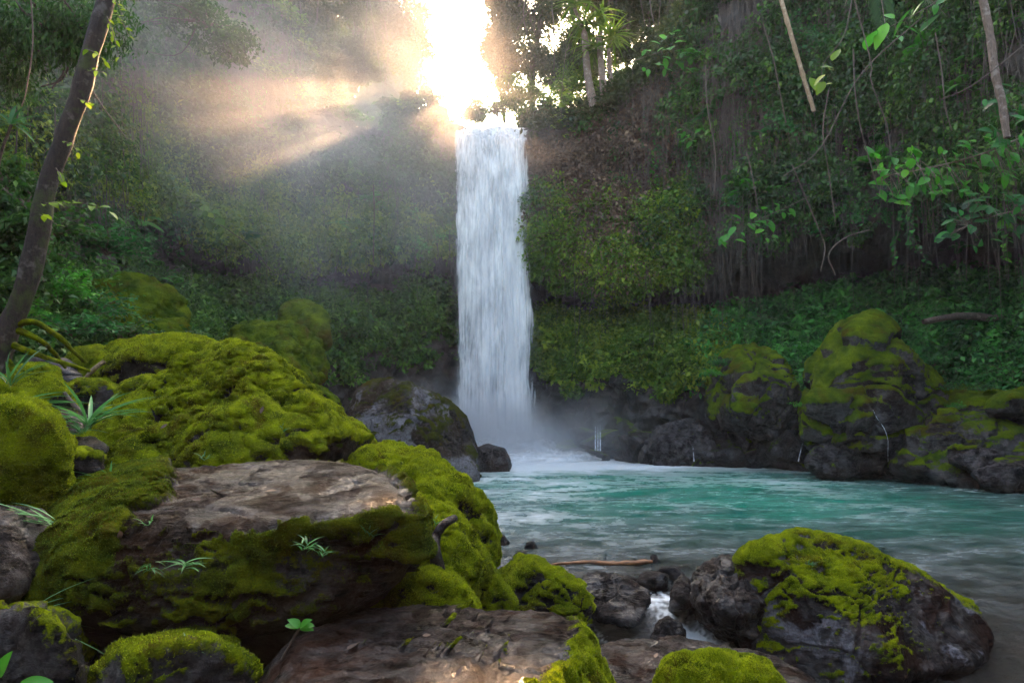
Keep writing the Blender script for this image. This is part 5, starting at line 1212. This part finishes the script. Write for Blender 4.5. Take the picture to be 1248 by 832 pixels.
vn = [([(1030, -40), (1060, 70), (1062, 100), (1080, 150), (1086, 190)], 'thin vine hanging below the palm fronds'), ([(1125, 20), (1050, 90), (1000, 180), (955, 215)], 'long pale twig slanting across the right cliff'),
      ([(1140, 40), (1148, 90), (1152, 130), (1160, 160)], 'thin dangling vine left of the pale bare trunk'), ([(930, 30), (942, 70), (950, 110), (958, 150)], 'greenish vine left of the dead bamboo'),
      ([(1010, 110), (1003, 160), (1010, 210), (1018, 270)], 'vine hanging beneath the glowing leaves'), ([(910, 185), (918, 220), (924, 255)], 'short straight dead stem near the vivid green branch'),
      ([(860, 80), (862, 130), (872, 190), (870, 240)], 'pale root strand in front of the hanging root curtain'), ([(1040, 60), (1042, 110), (1050, 160), (1070, 230)], 'long thin vine right of the glowing leaves'),
      ([(1248, 55), (1205, 90), (1175, 110), (1145, 122)], 'bare side twig crossing the pale bare trunk'), ([(965, 200), (990, 260), (1005, 300), (1000, 330)], 'crooked bare twig over the dark recess'),
      ([(1060, 280), (1030, 290), (1010, 310), (1018, 335)], 'forked bare twig dangling over the right bank'), ([(455, 225), (456, 260), (455, 318)], 'straight pale stem hanging in the mist left of the fall'),
      ([(36, -20), (40, 50), (32, 110), (26, 130)], 'thin pale vine in the upper left corner'), ([(100, 90), (125, 130), (140, 150), (155, 170)], 'thin drooping twig right of the leaning tree')]
for pts, lab in vn:
    Y = 12.5 if pts[0][0] > 990 else (14 if pts[0][0] > 900 else (27 if pts[0][0] > 200 else 7.5))
    pole('vine', pts, Y, [.013*Y/12, .010*Y/12], 'vine', lab, 'vine')

# fallen trunk on the right bank, dead twigs among the rocks
pole("driftwood_log", [(1125, 392), (1170, 385), (1215, 388), (1260, 392)], 21.5, [.10, .13, .14, .15], 'bark', 'dark fallen trunk lying in the plants on the right bank', 'trunk')
pole('dead_stick', [(103, 462), (112, 452), (127, 440)], 7.5, [.02, .03, .024], 'bamboo', 'short broken tan stick leaning by the slates on the left bank', 'stick')
pole('dead_stick', [(78, 478), (92, 495), (106, 508)], 5.3, [.015, .018, .012], 'vine', 'thin brown stick behind the big grass plant', 'stick')

# grass plants among the rocks
def blades(name, base, n_, L, wd, label, seed, mat='grass', spread=.9, up=.9, droop=.9, az=None, cat='grass plant', tone=.5):
    r = np.random.RandomState(seed); sets = []
    for i in range(n_):
        a = r.uniform(0, 6.28) if az is None else R(r.uniform(*az)); d = np.array([math.cos(a)*spread, math.sin(a)*spread*.8, up*r.uniform(.5, 1.5)]); l = L*r.uniform(.55, 1.15)
        sets.append(bigleaf(base+r.normal(size=3)*.012, d, np.array([0, 0, 1.]) if abs(d[2]) < 2 else np.array([0, -1., 0]), l, wd*r.uniform(.7, 1.2), tone+.25*r.normal(), 9, droop*r.uniform(.3, 1.1), .3))
    LV, LF, T = join_leaves(sets); return tag(mesh(name, LV, LF, M[mat], None, {'tint': T}, False, base), label, cat)
blades('grass_plant', at(108, 520, 5.0), 30, .48, .030, 'big bright arching grass plant between the left boulders', 2)
blades('grass_plant', at(100, 528, 4.9), 16, .26, .018, 'scruffy low grass at the root of the big grass plant', 3)
blades('grass_plant', at(137, 592, 4.3), 16, .26, .016, 'small dark grass tuft under the peaked mossy boulder', 4, up=1.2, droop=.8)
blades('grass_plant', at(66, 638, 3.3), 13, .46, .011, 'long thin pale blades bending left over the brown slab', 5, az=(150, 215), up=.35, droop=.45, tone=.9)
blades('grass_plant', at(8, 500, 4.6), 8, .5, .022, 'single-stemmed grass blades reaching right from the left border', 6, az=(-20, 40), up=.5, droop=.5)
blades('grass_plant', at(12, 470, 5.2), 12, .45, .02, 'dark grass blades under the leaning tree on the left border', 7, up=1.4, droop=.6, tone=.2)
blades('grass_plant', at(5, 770, 2.9), 9, .34, .010, 'trailing pale grass in the lower left corner', 8, az=(-60, 60), up=.8, droop=1.3, tone=.7)
blades('fern_sprig', at(225, 690, 2.93), 16, .11, .012, 'little bright sprig on the shaded front of the flat-topped rock', 9, spread=1.1, up=.5, droop=.6, tone=.7, cat='sprig')
blades('fern_sprig', at(372, 668, 2.95), 12, .085, .010, 'little sprig on the right front of the flat-topped rock', 10, up=.7, droop=.6, cat='sprig')
blades('fern_sprig', at(393, 676, 2.95), 8, .08, .009, 'tiny pale sprig, rightmost on the front of the flat-topped rock', 11, up=.9, droop=.6, cat='sprig')
blades('fern_sprig', at(182, 692, 2.95), 12, .08, .009, 'tiny dark sprig hanging from the left front of the flat-topped rock', 12, up=.1, droop=.9, cat='sprig', tone=.2)
blades('grass_plant', at(230, 800, 2.6), 0+6, .12, .009, 'sparse blades on the dim round rock in the gap', 14, up=1, tone=.2)
# sprigs, litter and small leaves lying on the mossy rocks
spr = [(300, 470, 'mossy', 'tiny grass sprig high on the peaked mossy boulder'), (250, 560, 'peaked', 'small fern sprig low on the peaked mossy boulder'), (345, 525, 'peaked', 'little sprig on the right shoulder of the peaked mossy boulder'), (180, 640, 'flat-topped', 'green sprig on the mossy left flank of the flat-topped rock'),
       (530, 640, 'bright green mossy', 'sprig beside the black stick on the bright green boulder'), (990, 690, 'mossy crown', 'tiny sprig in the moss crown of the right foreground boulder'), (450, 650, 'flat-topped', 'small sprig at the right end of the flat-topped rock')]
for i, (a, b, wd, lab) in enumerate(spr):
    h_ = on_rock(a, b, wd)
    if h_ is not None: blades('fern_sprig', h_[0], 9, .05+.02*h_[0][1]/3, .006+.0015*h_[0][1]/3, lab, 30+i, up=1.0, droop=.6, cat='sprig', tone=.6)
names_ = ['curled brown', 'pale yellow', 'dark brown', 'tan', 'small reddish']
lit = [(240, 610, 'flat-topped'), (330, 600, 'flat-topped'), (410, 585, 'flat-topped'), (145, 650, 'flat-topped'), (200, 520, 'peaked'), (320, 500, 'peaked'), (385, 560, 'peaked'), (430, 790, 'bottom centre'), (520, 775, 'bottom centre'), (610, 800, 'bottom centre'), (560, 820, 'bottom centre'), (960, 680, 'mossy crown'), (1060, 700, 'mossy crown'), (800, 800, 'right of the largest'), (860, 805, 'right of the largest')]
place_ = {'flat-topped': 'the flat-topped rock', 'peaked': 'the peaked mossy boulder', 'bottom centre': 'the large brown slab at the bottom', 'mossy crown': 'the mossy-topped right boulder', 'right of the largest': 'the low glistening slab'}
for i, (a, b, wd) in enumerate(lit):
    h_ = on_rock(a, b, wd, .006)
    if h_ is None: continue
    q_, nn = h_; dd = nrm(np.cross(nn, rs.normal(size=3))); L = rs.uniform(.03, .055)*(1+.08*q_[1])
    LV, LF, T = join_leaves([bigleaf(q_-dd*L/2, dd, nn, L, L*.45, [.3, 1, .1, .8, .5][i % 5], 5, -.12, .2)])
    tag(mesh('fallen_leaf', LV, LF, M['dry'], None, {'tint': T}, False, q_), f'{names_[i % 5]} fallen leaf lying on {place_[wd]}', 'leaf')
# seedling in the gap
p0 = at(343, 803, 2.75); p1 = at(366, 764, 2.72); root = empty('seedling', p0, 'leaning seedling with bright leaves before the dark gap', 'seedling')
V, Fc = tube_arrays(spline([p0, (p0+p1)/2+[.005, 0, .01], p1], 8), .005, 6); mesh('stem', V, Fc, M['leaf_stem'] if 'leaf_stem' in M else M['vine'], root, None, True, p0)
sets = [bigleaf(p1, np.array([math.cos(a), -.3, .35+.4*math.sin(a)]), np.array([0, -.5, .8]), .062, .04, .6, 6, .3) for a in (.1, .9, 2.2, 3.0, -0.7)]
LV, LF, T = join_leaves(sets); mesh('leaves', LV, LF, M['leaf_bright'], root, {'tint': T}, False, p0)
# broad leaf poking in at the bottom left
p0 = at(15, 832, 2.3); sets = [bigleaf(p0+[.0, .02, -.02], np.array([.9, -.1, .25]), np.array([0, -.6, .8]), .13, .05, .7, 8, .2), bigleaf(p0+[-.05, .0, .02], np.array([.3, -.2, .7]), np.array([0, -.8, .5]), .10, .05, .4, 8, .2)]
LV, LF, T = join_leaves(sets); tag(mesh('broad_leaf', LV, LF, M['leaf_bright'], None, {'tint': T}, False, p0), 'bright broad leaf poking up at the bottom left edge', 'leaf')
# fallen leaf on the flat rock
p0 = at(197, 597, 3.75); sets = [bigleaf(p0, np.array([1, .1, .12]), np.array([0, -.3, 1.]), .07, .03, 1.0, 6, .1)]
LV, LF, T = join_leaves(sets); tag(mesh('fallen_leaf', LV, LF, M['dry'], None, {'tint': T}, False, p0), 'pale fallen leaf lying on the flat-topped rock', 'leaf')

# mist: drifting spray round the foot of the fall and in the sunlit air beside it
def mist(name, lo, hi, ctr, rad, dens, nscale, label, thr=(.42, .68), aniso=.4, col=(.96, .97, 1)):
    def b(nt, v):
        v.inputs['Color'].default_value = (*col, 1); v.inputs['Anisotropy'].default_value = aniso
        tc = nt.nodes.new('ShaderNodeTexCoord'); mp = nt.nodes.new('ShaderNodeMapping'); mp.vector_type = 'TEXTURE'
        mp.inputs['Location'].default_value = tuple(float(q) for q in ctr); mp.inputs['Scale'].default_value = rad
        nt.links.new(tc.outputs['Object'], mp.inputs['Vector'])
        ln = nt.nodes.new('ShaderNodeVectorMath'); ln.operation = 'LENGTH'; nt.links.new(mp.outputs[0], ln.inputs[0])
        r1 = nt.nodes.new('ShaderNodeMapRange'); r1.interpolation_type = 'SMOOTHSTEP'; nt.links.new(ln.outputs['Value'], r1.inputs[0])
        r1.inputs[1].default_value = 1; r1.inputs[2].default_value = .1; r1.inputs[3].default_value = 0; r1.inputs[4].default_value = 1
        no = nt.nodes.new('ShaderNodeTexNoise'); no.inputs['Scale'].default_value = nscale; no.inputs['Detail'].default_value = 3; no.inputs['Distortion'].default_value = .6
        nt.links.new(tc.outputs['Object'], no.inputs['Vector'])
        r2 = nt.nodes.new('ShaderNodeMapRange'); nt.links.new(no.outputs['Fac'], r2.inputs[0]); r2.inputs[1].default_value = thr[0]; r2.inputs[2].default_value = thr[1]; r2.inputs[3].default_value = .12
        m1 = nt.nodes.new('ShaderNodeMath'); m1.operation = 'MULTIPLY'; nt.links.new(r1.outputs[0], m1.inputs[0]); nt.links.new(r2.outputs[0], m1.inputs[1])
        m2 = nt.nodes.new('ShaderNodeMath'); m2.operation = 'MULTIPLY'; nt.links.new(m1.outputs[0], m2.inputs[0]); m2.inputs[1].default_value = dens
        nt.links.new(m2.outputs[0], v.inputs['Density'])
    o = box(name, lo, hi, volmat(name+'_air', b)); return tag(o, label, None, None, 'stuff')
mist('spray_mist', (-14, 20, .02), (11, 33.5, 7.5), (-2, 30.5, 0), (11, 8, 4.8), .36, .35, 'spray drifting round the foot of the fall')
mist('splash_mist', (-7, 26.5, .02), (5.5, 33.2, 5.0), (-.9, 31.3, .2), (5.4, 3.4, 3.6), 2.2, .7, 'dense white splash at the foot of the fall', thr=(.35, .6))
mist('sunlit_mist', (-17, 5, 3.2), (2, 34, 22), (-7.5, 20, 12.0), (11, 16, 8.5), .050, .26, 'thin mist catching the sun left of the fall', aniso=.25, thr=(.42, .62))
EXPO = 4.2

# ------------------------------------------------------------------ render settings
scene.view_settings.view_transform = 'Standard'; scene.view_settings.look = 'None'; scene.view_settings.gamma = 1
scene.view_settings.exposure = EXPO if 'EXPO' in globals() else 0.9
cy = scene.cycles
cy.use_denoising = True
try: cy.denoiser = 'OPENIMAGEDENOISE'; cy.denoising_input_passes = 'RGB_ALBEDO_NORMAL'
except Exception: pass
cy.max_bounces = 6; cy.diffuse_bounces = 3; cy.glossy_bounces = 2; cy.transmission_bounces = 3; cy.volume_bounces = 2; cy.transparent_max_bounces = 10
cy.use_adaptive_sampling = True; cy.adaptive_threshold = .02
cy.sample_clamp_indirect = 4; cy.caustics_reflective = False; cy.caustics_refractive = False
cy.volume_step_rate = 1.0; cy.volume_max_steps = 48
